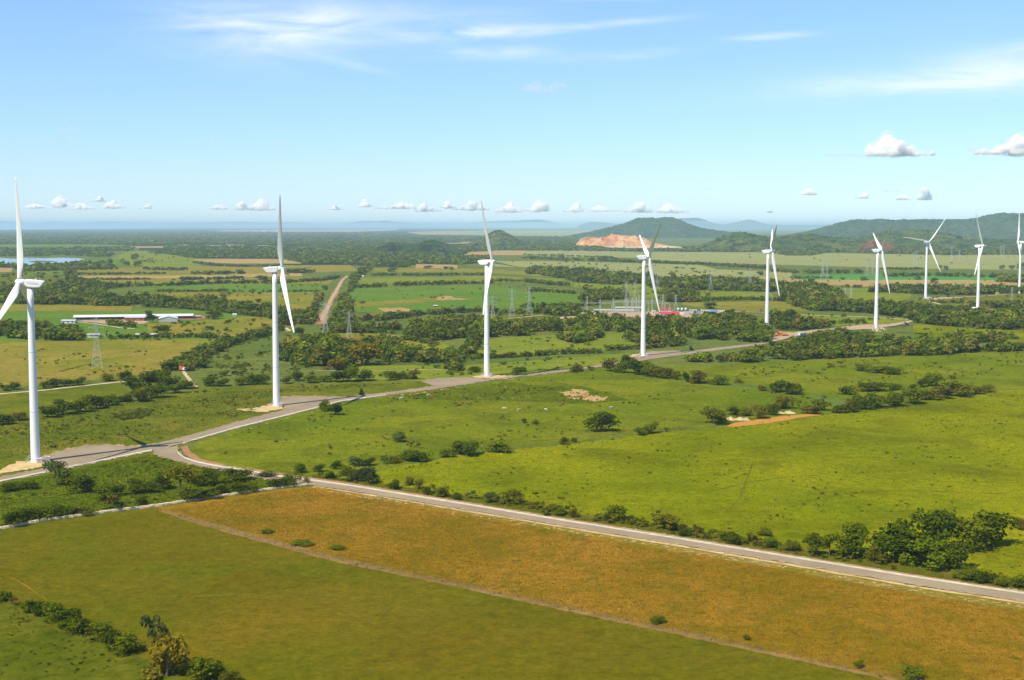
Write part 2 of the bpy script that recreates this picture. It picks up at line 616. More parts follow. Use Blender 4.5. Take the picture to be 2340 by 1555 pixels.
# --- far land, farthest first
sheet('lagoon', [(-500, 518.6), (400, 518.6), (480, 519.6), (400, 520.6), (342, 522.6), (230, 523.6), (147, 525), (0, 526), (-500, 527)], M['water'], 2, .1)
sheet('forest_floor', [(-500, 527), (0, 526), (230, 523.6), (420, 520.5), (800, 520), (1100, 521), (1100, 534), (1110, 566), (1010, 606), (800, 607), (640, 606), (560, 592), (318, 588), (318, 563), (220, 559), (-500, 560)], M['forest_floor'], 1, .2)
sheet('bare_flats', [(470, 529), (520, 526.6), (640, 526), (800, 525), (911, 523.6), (905, 527), (800, 531), (640, 531)], M['pink'], 2, .15)
sheet('plain', [(928, 531), (1010, 529), (1200, 527.5), (1420, 527), (1500, 534), (1320, 541), (1200, 540), (1050, 538), (960, 537)], M['pale'], 2, .2)
sheet('field', [(928, 532), (1010, 529.5), (1100, 530), (1050, 536), (970, 536)], M['tan'], 3, .2)
sheet('field', [(-400, 559), (215, 559), (300, 561), (215, 565), (-400, 566)], M['fresh'], 2, .2)
for q in [(408, 560, 440, 564), (455, 560.5, 505, 562.5), (515, 559.5, 556, 563.5), (590, 561, 612, 565), (618, 563, 658, 564.5), (438, 573.6, 470, 575), (520, 573, 548, 575), (672, 582.5, 682, 584), (290, 563.5, 375, 567), (976, 581, 1007, 585), (1010, 573.5, 1060, 575), (920, 556.5, 946, 558), (1010, 555.5, 1088, 557.5), (1054, 553, 1086, 555), (752, 588, 800, 590)]:
    sheet('field', [(q[0], q[1]), (q[2], q[1]), (q[2] + 4, q[3]), (q[0] - 4, q[3])], M['tan'], 3, .3, 8)
for q in [(20, 568.5, 42, 570), (95, 568, 120, 570), (155, 565, 226, 567), (1304, 574, 1334, 576.5), (1336, 574, 1362, 576), (1376, 574.5, 1391, 577.5)]:
    sheet('field', [(q[0], q[1]), (q[2], q[1]), (q[2] + 2, q[3]), (q[0] - 2, q[3])], M['pink'], 3, .2, 8)
sheet('lake', [(-300, 588), (0, 590), (40, 592), (65, 588.5), (95, 591), (130, 589.5), (185, 591), (196, 593.5), (160, 600), (130, 602), (105, 606), (62, 607), (40, 604), (0, 602), (-300, 604)], M['water'], 3, .3, 9)
sheet('field', [(66, 598), (85, 596.5), (122, 597.5), (126, 599), (100, 600.5), (72, 600)], M['scrubland'], 4, .3, 6)
sheet('field', [(130, 602), (190, 594), (300, 592), (300, 604), (200, 606)], M['fresh'], 2, .4)
sheet('field', [(300, 574), (430, 572), (450, 598), (463, 611), (330, 612), (285, 606), (250, 592)], M['mid'], 2, .5)
sheet('field', [(443, 593), (533, 592), (680, 593), (690, 603), (540, 603), (443, 600)], M['tan'], 3, .4)
sheet('field', [(171, 616), (400, 611), (560, 608), (800, 606), (820, 620), (690, 624), (560, 628), (400, 624), (175, 627)], M['gold'], 2, .5)
sheet('field', [(171, 617), (400, 615), (560, 616), (560, 625), (400, 631), (175, 630)], M['yellow'], 3, .4)
sheet('field', [(175, 631), (420, 630), (690, 625), (690, 632), (420, 637), (178, 636)], M['tan'], 3, .4)
sheet('field', [(180, 640), (465, 636), (700, 634), (760, 640), (755, 650), (400, 650), (250, 655)], M['yellow'], 3, .4)
sheet('field', [(40, 621), (145, 620), (150, 650), (100, 655), (-100, 652), (-100, 634)], M['left_green'], 3, .5)
sheet('field', [(62, 621), (145, 620), (146, 629), (62, 631)], M['fresh'], 4, .4)
sheet('field', [(-80, 613), (30, 613), (26, 622), (-80, 622)], M['tan'], 4, .4)
sheet('field', [(320, 655), (500, 650), (755, 648), (742, 667), (600, 670), (330, 668)], M['fresh'], 3, .5)
sheet('field', [(275, 676), (340, 667), (600, 667), (742, 667), (722, 690), (700, 715), (620, 720), (600, 700), (400, 690)], M['yellow'], 3, .7)
sheet('field', [(-200, 702), (60, 697), (300, 700), (300, 712), (60, 712), (-200, 716)], M['yellow'], 3, .7)
sheet('field', [(60, 702), (300, 702), (265, 708), (60, 710)], M['gold'], 4, .6)
sheet('field', [(-200, 714), (180, 708), (620, 712), (640, 730), (600, 760), (430, 790), (200, 780), (-200, 790)], M['fresh'], 2, .8)
sheet('field', [(330, 738), (440, 736), (600, 722), (640, 740), (560, 778), (450, 772), (340, 765)], M['yellow'], 3, 1)
sheet('field', [(-200, 775), (60, 782), (200, 778), (500, 776), (450, 800), (395, 845), (300, 862), (100, 880), (-200, 900)], M['yellow'], 3, 1)
sheet('field', [(20, 805), (220, 800), (420, 806), (380, 850), (180, 872), (-200, 892), (-200, 830)], M['gold'], 4, 2.5, 10)
sheet('field', [(70, 812), (300, 815), (330, 840), (200, 852), (60, 846)], M['yellow'], 5, 4, 9)
# right and centre, middle distance
sheet('field', [(1200, 574), (1380, 572), (1480, 578), (1470, 590), (1300, 588), (1200, 584)], M['pale'], 2, .4)
sheet('field', [(1056, 574), (1200, 573), (1200, 584), (1056, 584)], M['tan'], 3, .4)
sheet('plain', [(1480, 575), (1700, 576), (2000, 581), (2340, 582), (2800, 582), (2800, 622), (2340, 618), (2000, 612), (1800, 606), (1600, 600), (1480, 594)], M['pale'], 2, .5)
sheet('plain', [(1131, 597), (1300, 598), (1600, 606), (1640, 616), (1810, 622), (1810, 640), (1600, 640), (1480, 632), (1300, 614), (1131, 610)], M['pale'], 2, .5)
sheet('field', [(950, 603.5), (1046, 606), (1046, 614), (950, 614)], M['tan'], 4, .4)
sheet('field', [(848, 614), (1108, 615), (1210, 622), (1260, 634), (1108, 624), (851, 622)], M['yellow'], 3, .4)
sheet('field', [(810, 636), (1116, 631), (1300, 640), (1270, 645), (1116, 647), (826, 652)], M['mid'], 3, .4)
sheet('field', [(792, 660), (1000, 655), (1120, 651), (1200, 664), (1340, 672), (1345, 697), (1210, 706), (1000, 710), (820, 714), (786, 700)], M['fresh'], 3, .6)
sheet('field', [(800, 692), (940, 686), (1000, 680), (1030, 686), (960, 692), (870, 700), (800, 704)], M['yellow'], 4, 1.5, 10)
sheet('dirt_patch', [(990, 680), (1025, 677), (1045, 682), (1070, 685.5), (1030, 687), (1000, 686)], M['tan'], 5, 1.2, 6)
sheet('dirt_patch', [(866, 705), (900, 703.5), (935, 706), (938, 713), (915, 716), (880, 714)], M['tan'], 5, 1.2, 6)
sheet('field', [(1200, 646), (1480, 650), (1620, 660), (1640, 668), (1480, 682), (1370, 664), (1280, 652)], M['mid'], 3, .6)
sheet('field', [(1560, 664), (1760, 669), (1770, 680), (1560, 679)], M['mid'], 3, .5)
sheet('field', [(1560, 692), (1840, 688), (1850, 712), (1660, 710), (1560, 698)], M['yellow'], 3, .6)
sheet('field', [(1820, 630), (1980, 628), (2340, 634), (2700, 636), (2700, 644), (2340, 641), (1900, 641), (1830, 637)], M['vivid'], 3, .4)
sheet('field', [(1740, 637), (1900, 640), (2340, 641), (2700, 644), (2700, 660), (2340, 657), (1980, 656), (1800, 648)], M['tan'], 4, .4)
sheet('field', [(1480, 632), (1810, 636), (1760, 643), (1560, 640)], M['tan'], 4, .4)
sheet('field', [(1920, 660), (2100, 660), (2060, 700), (1940, 706)], M['mid'], 3, .6)
sheet('field', [(2010, 690), (2340, 668), (2700, 668), (2700, 722), (2340, 718), (2120, 716)], M['left_green'], 3, .6)
sheet('field', [(1780, 716), (2088, 730), (2080, 738), (1940, 746), (1820, 742)], M['mid'], 3, .7)
sheet('field', [(2085, 741), (2340, 758), (2700, 775), (2700, 790), (2340, 782), (2160, 776), (2090, 760)], M['lime'], 3, .7)
sheet('field', [(950, 728), (1200, 714), (1340, 718), (1330, 738), (1180, 742), (1050, 738), (960, 738)], M['left_green'], 3, .8)
sheet('field', [(650, 770), (800, 760), (960, 770), (960, 790), (800, 792), (650, 790)], M['yellow'], 3, 1)
sheet('field', [(760, 772), (900, 768), (905, 786), (780, 790)], M['brown'], 4, 1.5, 10)
sheet('field', [(1070, 782), (1150, 773), (1300, 765), (1460, 762), (1480, 790), (1400, 800), (1250, 812), (1060, 812)], M['mid'], 3, .8)
sheet('field', [(840, 800), (1010, 782), (1040, 800), (900, 815)], M['mid'], 3, .8)
sheet('field', [(780, 835), (1060, 836), (1440, 808), (1460, 820), (1300, 842), (1110, 862), (960, 872), (780, 868)], M['mid'], 3, 1)
sheet('field', [(-200, 905), (100, 895), (290, 875), (290, 905), (140, 938), (0, 965), (-200, 990)], M['left_green'], 3, 1)
sheet('field', [(-200, 985), (0, 968), (140, 945), (300, 915), (470, 888), (640, 880), (960, 872), (1000, 884), (780, 910), (640, 945), (430, 1000), (220, 1042), (0, 1090), (-200, 1130)], M['left_green'], 2, 1)
# the big pastures in front
sheet('cattle_pasture', [(425, 1030), (460, 1008), (535, 985), (720, 936), (880, 905), (1000, 890), (1231, 858), (1380, 842), (1480, 858), (1620, 880), (1840, 900), (1930, 940), (1880, 948), (1640, 972), (1480, 990), (1300, 1014), (1100, 1030), (900, 1066), (760, 1100), (640, 1086), (520, 1066), (450, 1052)], M['lime_far'], 2, .8)
sheet('field', [(1380, 842), (1560, 868), (1680, 876), (1840, 898), (2000, 925), (2280, 890), (2800, 880), (2800, 800), (2340, 800), (2030, 815), (1690, 832), (1560, 836)], M['lime_far'], 2, 1)
sheet('pasture', [(780, 1103), (900, 1068), (1100, 1034), (1300, 1016), (1480, 992), (1650, 974), (1880, 950), (2100, 915), (2280, 893), (2800, 880), (2800, 1424), (2340, 1353), (1821, 1272), (1295, 1186)], M['lime'], 1, .8)
sheet('weedy_ground', [(900, 905), (1030, 886), (1200, 880), (1330, 884), (1400, 900), (1440, 916), (1330, 924), (1130, 916), (960, 914)], M['scrubland'], 3, 1.5, 10)
sheet('rough_ground', [(-300, 1150), (0, 1103), (110, 1083), (348, 1033), (365, 1045), (430, 1064), (560, 1092), (700, 1111), (650, 1117), (420, 1150), (260, 1170), (0, 1212), (-300, 1262)], M['scrubland'], 2, .6)
sheet('dry_field', [(360, 1160), (502, 1138), (652, 1117), (720, 1112), (780, 1121), (1041, 1164), (1295, 1206), (1560, 1249), (1821, 1293), (2082, 1339), (2340, 1378), (2800, 1449), (2800, 1690), (2050, 1556), (1700, 1480), (1300, 1395), (760, 1280), (560, 1226), (362, 1170)], M['brown'], 1, .5)
sheet('olive_field', [(-300, 1264), (0, 1213), (260, 1172), (360, 1160), (362, 1170), (560, 1226), (760, 1280), (1300, 1395), (1700, 1480), (2050, 1556), (2800, 1690), (2800, 1900), (560, 1900), (450, 1560), (330, 1505), (160, 1425), (0, 1365), (-300, 1260)], M['olive'], 2, .5)
sheet('corner_grass', [(-400, 1230), (0, 1365), (160, 1425), (330, 1505), (450, 1560), (560, 1900), (-600, 1900)], M['corner'], 1, .8)
# bare strips and spoil
VT = [(720, 1112), (780, 1120), (1041, 1162.5), (1295, 1204.5), (1560, 1247.5), (1821, 1291.5), (2082, 1337.5), (2340, 1376.5), (2700, 1433)]
ribbon('verge', VT, [(720, 1114), (780, 1123), (1041, 1170), (1295, 1216), (1560, 1262), (1821, 1309), (2082, 1357), (2340, 1399), (2700, 1460)], M['brown_green'], 2, .5)
ribbon('verge', VT, [(720, 1113), (780, 1122.5), (1041, 1165.5), (1295, 1208), (1560, 1251.5), (1821, 1296), (2082, 1342), (2340, 1381), (2700, 1438)], M['sand'], 3, .5)
ribbon('verge', [(560, 1069), (635, 1081), (702, 1090.5), (780, 1101), (1041, 1143.5), (1295, 1185.5), (1560, 1227.5), (1821, 1270.5), (2082, 1312.5), (2340, 1351.5), (2700, 1406)], [(560, 1074), (635, 1087), (702, 1095.5), (780, 1105.7), (1041, 1147.7), (1295, 1189.7), (1560, 1231.7), (1821, 1274.7), (2082, 1316.7), (2340, 1355.7), (2700, 1411)], M['red_dirt'], 3, .35)


M['bare'] = plain('bare_earth', alb(206, 174, 112), .95, .0, var=.2, scale=.5, bump=.05)


ribbon('verge', [(640, 1076), (780, 1093), (1041, 1130), (1295, 1170), (1560, 1209), (1821, 1250), (2082, 1291), (2340, 1328), (2700, 1380)], [(640, 1085), (702, 1092.5), (780, 1103), (1041, 1145.5), (1295, 1187.5), (1560, 1229.5), (1821, 1272.5), (2082, 1314.5), (2340, 1353.5), (2700, 1408)], M['kerb_weeds'], 2, 1.2)


def patches(name, line, n, spread, rmin, rmax, mat, layer):
    """ragged bare spots strewn along a line"""
    g = densify([tuple(gp(*p)[:2]) for p in line], 1.0, closed=False)
    b = MB()
    for k in range(n):
        q = g[random.randrange(len(g))]
        cx_, cy_ = q[0] + random.gauss(0, spread), q[1] + random.gauss(0, spread)
        r = random.uniform(rmin, rmax)
        m = 11
        z = z_at(math.hypot(cx_, cy_), layer) + .00012 * k
        ang = random.uniform(0, 6)
        vs = []
        for i in range(m):
            t = 2 * PI * i / m
            rr = r * random.uniform(.75, 1.15)
            x, y = rr * 1.9 * math.cos(t), rr * .8 * math.sin(t)
            vs.append((cx_ + x * math.cos(ang) - y * math.sin(ang), cy_ + x * math.sin(ang) + y * math.cos(ang), z))
        b.add(vs, [tuple(range(m))])
    tag(b.build(name, mat), kind='structure')


patches('bare_spots', [(760, 1124), (1041, 1169), (1295, 1213), (1560, 1258), (1821, 1303), (2082, 1350), (2340, 1390)], 420, 1.3, .12, .62, M['bare'], 4)
patches('bare_spots', [(430, 1002), (535, 974), (625, 950)], 22, .8, .3, .9, M['bare'], 4)
patches('bare_spots', [(428, 1024), (535, 992), (635, 962), (719, 941)], 22, .7, .25, .8, M['bare'], 4)
patches('bare_spots', [(860, 912), (1000, 893), (1128, 873), (1231, 861)], 24, 1.2, .4, 1.4, M['bare'], 4)
patches('bare_spots', [(880, 896), (990, 884)], 8, 1.2, .4, 1.6, M['bare'], 4)
M['dust'] = plain('road_dust', alb(192, 168, 128), .95, .0, var=.18, scale=.4, bump=.03)
patches('dusty_edge', [(x, y) for x, y in UP_TOP if -1 < x < 1400], 320, .5, .35, 1.0, M['dust'], 6)
patches('dusty_edge', [(x, y + 1) for x, y in UP_BOT if -1 < x < 1400], 320, .7, .35, 1.0, M['dust'], 5)
patches('dusty_edge', [(x, y) for x, y in LOWER_BOT if x < 2400], 420, .4, .3, .8, M['dust'], 7)
patches('dusty_edge', [(x, y - 2) for x, y in LOWER_TOP if x < 2400], 360, .5, .3, .9, M['dust'], 4)
patches('dusty_edge', [(100, 1046), (130, 1034), (190, 1020), (232, 1017.5), (300, 1021), (356, 1018)], 70, 1.0, .4, 1.4, M['dust'], 6)
patches('dusty_edge', [(636, 916), (650, 907), (700, 905.5), (790, 908)], 50, 1.0, .4, 1.3, M['dust'], 6)
patches('dusty_edge', [(965, 873), (988, 867), (1060, 863), (1130, 866)], 50, 1.0, .4, 1.3, M['dust'], 6)
patches('bare_spots', [(600, 1086), (700, 1113), (740, 1118)], 16, 1.2, .3, 1.1, M['bare'], 4)
sheet('sand_patch', [(-80, 1092), (0, 1074), (40, 1056), (75, 1052), (110, 1056), (106, 1066), (60, 1074), (0, 1084)], M['sand'], 4, 1.5, 6)
sheet('sand_patch', [(530, 936), (590, 932), (625, 922), (655, 928), (648, 936), (600, 943)], M['sand'], 4, 1.5, 6)
sheet('sand_patch', [(1075, 862), (1110, 857), (1180, 860), (1160, 866), (1110, 868)], M['sand'], 4, 1, 6)
sheet('sand_patch', [(1425, 816), (1462, 808), (1490, 812), (1470, 819)], M['sand'], 4, 1, 6)
sheet('sand_patch', [(412, 1022), (428, 1018), (436, 1034), (462, 1050), (520, 1063), (500, 1064), (450, 1054), (424, 1040)], M['red_dirt'], 4, .8, 6)
sheet('dirt_patch', [(1280, 899), (1310, 889), (1335, 893), (1352, 901), (1385, 909), (1375, 917), (1330, 914), (1300, 909)], M['bare'], 5, 3.5, 5)
sheet('dirt_patch', [(1120, 880), (1170, 876), (1220, 882), (1290, 888), (1240, 890), (1170, 884)], M['scrubland'], 5, 1.5, 6)
sheet('dirt_patch', [(350, 1162), (500, 1200), (760, 1272), (1020, 1328), (1300, 1390), (1520, 1436), (1720, 1480), (2050, 1553), (2060, 1562), (1700, 1485), (1300, 1399), (1000, 1334), (760, 1284), (560, 1230), (420, 1190)], M['wood'] if False else grass_mat('dry_weeds', alb(168, 138, 82), alb(150, 124, 70), alb(138, 118, 52), .05, .2, 1.0), 4, 1.0, 9)
sheet('field', [(1310, 716), (1345, 713), (1640, 713), (1655, 710), (1660, 716), (1570, 730), (1500, 734), (1380, 732), (1320, 728)], M['road_dirt'], 4, .7, 9)
sheet('dirt_patch', [(1540, 728), (1600, 722), (1640, 717), (1610, 728), (1560, 737)], M['sand'], 5, .7, 8)
sheet('dirt_patch', [(1270, 727), (1330, 722), (1345, 727), (1320, 732), (1290, 731)], M['sand'], 5, .7, 8)
sheet('muddy_pond', [(1660, 975), (1672, 968.5), (1747, 957), (1794, 951.5), (1838, 948), (1881, 945.5), (1876, 950), (1828, 955), (1794, 962), (1727, 972), (1672, 977)], M['mud_water'], 4, .4, 6)
sheet('farm_yard', [(390, 731), (400, 722), (460, 722), (490, 726), (478, 730), (430, 732)], M['red_dirt'], 4, .7, 8)
sheet('farm_yard', [(170, 733), (290, 731), (340, 735), (330, 740), (240, 740)], M['road_dirt'], 4, .7, 8)

# --- roads
ribbon('access_road', UP_TOP, UP_BOT, M['road'], 5)
ribbon('lower_road', LOWER_TOP, LOWER_BOT, M['road'], 6)
sheet('turbine_pad', [(95, 1046), (130, 1034), (190, 1020), (232, 1017.5), (300, 1021), (356, 1018), (366, 1012), (348, 1030), (220, 1056), (120, 1077), (100, 1074)], M['road'], 4, .4, 8)
sheet('turbine_pad', [(640, 928), (636, 916), (650, 907), (700, 905.5), (790, 908), (782, 915), (720, 930), (660, 946)], M['road'], 4, .4, 8)
sheet('turbine_pad', [(965, 873), (988, 867), (1060, 863), (1130, 866), (1120, 870), (1060, 880), (1005, 886), (990, 882)], M['road'], 4, .4, 8)
sheet('turbine_pad', [(1441, 818), (1482, 804), (1530, 802), (1590, 803), (1540, 813), (1464, 823)], M['road'], 4, .4, 8)
sheet('turbine_pad', [(1764, 768), (1800, 762), (1870, 754), (1855, 762), (1800, 774), (1766, 782)], M['road_dirt'], 7, .4, 8)
sheet('turbine_pad', [(1908, 750), (1960, 744), (2030, 742), (2082, 733), (2086, 736), (2040, 747), (1998, 753), (1930, 755)], M['road_dirt'], 7, .4, 8)
sheet('turbine_pad', [(2104, 686), (2122, 682.5), (2155, 679.5), (2185, 680), (2240, 677.5), (2240, 679), (2180, 682.5), (2130, 687)], M['road_dirt'], 7, .3, 8)
sheet('turbine_pad', [(2200, 710), (2215, 705), (2250, 706), (2275, 708.5), (2250, 711.5)], M['road_dirt'], 7, .3, 8)
ribbon('kerb', [(x, y) for x, y in LOWER_TOP], [(x, y + 3.0) for x, y in LOWER_TOP], M['kerb'], h=.28)
KN = [(x, y) for x, y in UP_BOT if x < 1200]
ribbon('kerb', [(x, y - 2.0) for x, y in KN[:2]], [(x, y + .8) for x, y in KN[:2]], M['kerb'], h=.24) if False else None
ribbon('kerb', [(-200, 1137.5), (0, 1099.3), (103, 1078.6)], [(-200, 1141), (0, 1102), (104, 1081.2)], M['kerb'], h=.26)
ribbon('kerb', [(157, 1067), (250, 1048), (346, 1028.6)], [(157, 1069.4), (250, 1050.4), (348, 1031)], M['kerb'], h=.26)
ribbon('kerb', [(418, 1012), (535, 978.2), (635, 953.4), (719, 932.4), (780, 916), (880, 902.8)], [(418, 1014.4), (535, 980.6), (635, 955.6), (719, 934.4), (780, 917.9), (880, 904.4)], M['kerb'], h=.26)
strip('dirt_road', [(2088, 732), (1961, 724.4), (1817, 719.4), (1761, 716), (1660, 711), (1640, 713)], 5, M['dirt'], 6, .8)
strip('dirt_road', [(2300, 673.5), (2240, 678), (2181, 681)], 4, M['dirt'], 6, .5)
strip('dirt_road', [(2124, 690), (2153, 697), (2174, 701), (2194, 706), (2200, 715)], 4.5, M['dirt'], 6, .5)
strip('dirt_road', [(2170, 697.5), (2222, 697.5), (2280, 696), (2340, 694)], 2.5, M['dirt'], 6, .8)
strip('dirt_road', [(1046, 735), (1123, 733), (1180, 727), (1241, 721)], 4, M['dirt'], 6, .5)
strip('dirt_road', [(1180, 740), (1213, 732.6), (1245, 730), (1290, 729)], 3, M['dirt'], 6, .5)
strip('dirt_road', [(-200, 918), (0, 901.5), (100, 893), (200, 881.5), (285, 873)], 4.6, M['dirt'], 6, .5)
strip('dirt_road', [(171, 736), (215, 741), (252, 746), (275, 750), (308, 752.5)], 3.5, M['dirt'], 6, .5)
strip('dirt_road', [(415, 842), (425, 858), (436, 872), (449, 886)], 2.4, M['dirt'], 6, .4)
strip('dirt_road', [(645, 747), (655, 752), (662, 757), (640, 760)], 4, M['dirt'], 6, .5)
strip('dirt_road', [(815, 847), (870, 848), (940, 846), (1010, 846)], 1.6, M['dirt'], 6, .8)
strip('dirt_road', [(690, 850), (760, 848), (790, 851)], 1.6, M['dirt'], 6, .8)
ribbon('dirt_road', [(792, 631), (779.5, 640), (765.6, 664), (754, 684), (745, 701), (728.6, 733)], [(796, 632), (785, 640), (771, 668), (758.7, 688.7), (753, 706), (739, 737)], M['road_dirt'], 7)
ribbon('verge', [(790, 632), (776, 645), (762, 666), (749, 690), (737, 712), (716, 742)], [(798, 632), (787, 641), (774, 668), (761, 692), (755, 710), (742, 742)], M['red_dirt'], 5, 1.5)
strip('footpath', [(0, 1316), (30, 1323), (60, 1340), (90, 1361), (120, 1384)], .32, M['brown'], 6, .12)
M['worn'] = grass_mat('worn_grass', alb(112, 116, 26), alb(140, 134, 44), alb(104, 106, 24), .05, .2, .7)
strip('cattle_track', [(1598, 1128), (1660, 1116), (1700, 1104), (1790, 1092), (1880, 1086)], .8, M['worn'], 4, .3)
strip('cattle_track', [(1660, 1170), (1690, 1140), (1704, 1104), (1720, 1060)], .7, M['worn'], 4, .3)
strip('cattle_track', [(1800, 1160), (1880, 1138), (1960, 1126), (2100, 1122), (2300, 1130)], .8, M['worn'], 4, .3)
strip('cattle_track', [(2200, 1006), (2060, 1010), (1900, 1000), (1760, 992)], .9, M['worn'], 4, .4)
strip('cattle_track', [(0, 1352), (200, 1362), (420, 1366), (700, 1352), (900, 1384)], .5, M['worn'], 5, .3)
strip('cattle_track', [(1075, 1026), (1200, 1008), (1300, 1000), (1420, 985), (1480, 975)], .6, M['red_dirt'], 6, .3)

# ------------------------------------------------------------------ hills
def hash_noise(X, Y, seed):
    r = np.random.default_rng(seed)
    out = np.zeros_like(X)
    for k in range(18):
        wl = r.uniform(.04, 1.0) ** 1.5
        th = r.uniform(0, 2 * PI)
        out += wl * np.sin((X * math.cos(th) + Y * math.sin(th)) / wl * 2 * PI + r.uniform(0, 6.28)) * .5
    return out


def hill_mat(name, a, b, c, scale=.02, extra=None):
    t = NT(name)
    p = t.pos()
    n1 = t.noise(scale * .25, 4, .6, p, .3)
    n2 = t.noise(scale * 1.0, 5, .75, p)
    col = t.mix(t.math('MULTIPLY', t.math('SUBTRACT', n1, .42, True), 5, True), a, b)
    col = t.mix(t.math('MULTIPLY', t.math('SUBTRACT', n2, .46, True), 8, True), col, c)
    t.bsdf(col, 1.0, 0.0, bump=n2, bump_d=30, strength=1.0)
    return t.m


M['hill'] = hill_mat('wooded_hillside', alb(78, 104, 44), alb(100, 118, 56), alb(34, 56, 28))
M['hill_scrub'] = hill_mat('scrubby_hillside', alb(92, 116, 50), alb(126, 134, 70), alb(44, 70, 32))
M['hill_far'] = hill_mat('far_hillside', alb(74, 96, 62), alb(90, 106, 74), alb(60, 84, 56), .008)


def hill(name, sil, base_y, depth, mat, seed, rough=3.0, front=.5, nx=150, nt=44):
    """a ridge whose skyline runs through the given points, standing on the plain"""
    d0 = gp(CX, base_y)[1]
    dr = d0 + depth * front
    sx = np.array([s[0] for s in sil], float)
    hh = np.array([max(0.0, CAM_H - (s[1] - HOR) * dr / F_PX) for s in sil])
    xs = np.linspace(sx[0], sx[-1], nx)
    hz = np.interp(xs, sx, hh)
    ker = np.hanning(9)
    hz = np.convolve(np.pad(hz, 4, mode='edge'), ker / ker.sum(), 'valid')
    edge = np.minimum(1, np.minimum(np.arange(nx), np.arange(nx)[::-1]) / 6.0)
    hz = hz * edge
    X = (xs - CX) / F_PX * dr
    ts = np.linspace(0, 1, nt)
    prof = np.where(ts < front, np.sin(np.clip(ts / front, 0, 1) * PI / 2) ** 1.25, np.cos(np.clip((ts - front) / (1 - front), 0, 1) * PI / 2) ** 1.2)
    XX, TT = np.meshgrid(X, ts)
    YY = d0 + TT * depth
    # spurs and gullies run down the slope: the contour is carried in and out
    sp = hash_noise(XX / (depth * .7), TT * .4, seed)
    ZZ = hz[None, :] * prof[:, None] * (1 + .22 * sp * np.sin(TT * PI) * (np.abs(TT - front) > .06))
    ZZ += 1.8 * rough * RNG.uniform(-1, 1, ZZ.shape) * np.minimum(1, ZZ / 12)
    ZZ = np.maximum(ZZ, -2.0)
    ZZ[0, :] = -3
    ZZ[-1, :] = -3
    ZZ[:, 0] = -3
    ZZ[:, -1] = -3
    Vv = np.stack([XX.ravel(), YY.ravel(), ZZ.ravel()], 1)
    idx = np.arange(nx * nt).reshape(nt, nx)
    Fq = np.stack([idx[:-1, :-1], idx[:-1, 1:], idx[1:, 1:], idx[1:, :-1]], -1).reshape(-1, 4)
    return tag(link(name, np_mesh(name, Vv, Fq, mat)), kind='structure')


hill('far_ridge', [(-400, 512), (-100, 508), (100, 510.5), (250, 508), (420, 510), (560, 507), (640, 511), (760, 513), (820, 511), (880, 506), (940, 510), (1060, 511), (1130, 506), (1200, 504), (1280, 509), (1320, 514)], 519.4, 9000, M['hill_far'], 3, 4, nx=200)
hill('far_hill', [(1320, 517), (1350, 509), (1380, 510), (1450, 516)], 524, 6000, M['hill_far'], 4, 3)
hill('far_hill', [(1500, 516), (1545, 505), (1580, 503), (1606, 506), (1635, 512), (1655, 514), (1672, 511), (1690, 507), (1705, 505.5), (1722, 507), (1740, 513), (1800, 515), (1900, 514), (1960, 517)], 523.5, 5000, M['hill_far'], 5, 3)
hill('wooded_hill', [(1290, 546), (1330, 534), (1370, 527), (1400, 521), (1430, 515), (1460, 505.5), (1485, 502), (1497, 502.5), (1510, 498), (1530, 498), (1545, 501), (1562, 510), (1590, 520), (1640, 528), (1700, 538), (1740, 545)], 545, 2400, M['hill'], 6, 4)
hill('wooded_hill', [(1790, 545), (1830, 536), (1870, 527), (1900, 517), (1930, 507), (1960, 501), (1985, 505), (2002, 502), (2020, 501), (2040, 506.5), (2080, 503), (2130, 502), (2180, 503), (2212, 502), (2240, 497), (2270, 490), (2285, 487), (2310, 489), (2360, 490), (2500, 486), (2700, 500), (2800, 520)], 549, 2400, M['hill'], 7, 4, nx=240)
hill('scrubby_hill', [(1060, 562), (1089, 551), (1104, 544), (1116, 536), (1125, 530), (1135, 527), (1149, 528), (1162, 535), (1173, 541), (1185, 550), (1200, 554), (1225, 562)], 567, 900, M['hill_scrub'], 8, 2.5)
hill('scrubby_hill', [(1590, 566), (1630, 556), (1660, 546), (1690, 540), (1720, 542), (1760, 545), (1800, 541), (1840, 539), (1880, 541), (1930, 545), (1970, 549), (2000, 566)], 577, 800, M['hill_scrub'], 9, 2.5)
hill('scrubby_hill', [(1930, 566), (1965, 550), (2000, 540), (2040, 531), (2080, 525), (2120, 527), (2150, 533), (2180, 538), (2230, 545), (2290, 549), (2400, 548), (2500, 566)], 572, 1000, M['hill_scrub'], 10, 2.5)
hill('wooded_hill', [(840, 580), (870, 562), (890, 555), (910, 558), (950, 561), (975, 552), (990, 550), (1010, 557), (1040, 568), (1070, 578)], 583, 500, M['hill'], 12, 2.5)


def quarry_mat():
    t = NT('quarry_face')
    p = t.pos()
    st = t.noise(.02, 5, .65, t.pos(1, .4, .12), .6)
    pat = t.noise(.012, 4, .6, p)
    col = t.ramp(st, [(.28, alb(182, 116, 72)), (.42, alb(220, 156, 108)), (.55, alb(244, 204, 146)), (.66, alb(212, 146, 104)), (.78, alb(150, 120, 78))])
    col = t.mix(t.math('MULTIPLY', t.math('SUBTRACT', pat, .47, True), 6, True), col, alb(166, 124, 84))
    ht = t.n('ShaderNodeSeparateXYZ')
    t.link(p, ht.inputs[0])
    low = t.math('SUBTRACT', 1.0, t.math('MULTIPLY', ht.outputs[2], .11), True)
    col = t.mix(t.math('MULTIPLY', low, t.math('ADD', st, .25, True)), col, alb(252, 236, 202))
    t.bsdf(col, .95, .05, bump=st, bump_d=8, strength=.8)
    return t.m


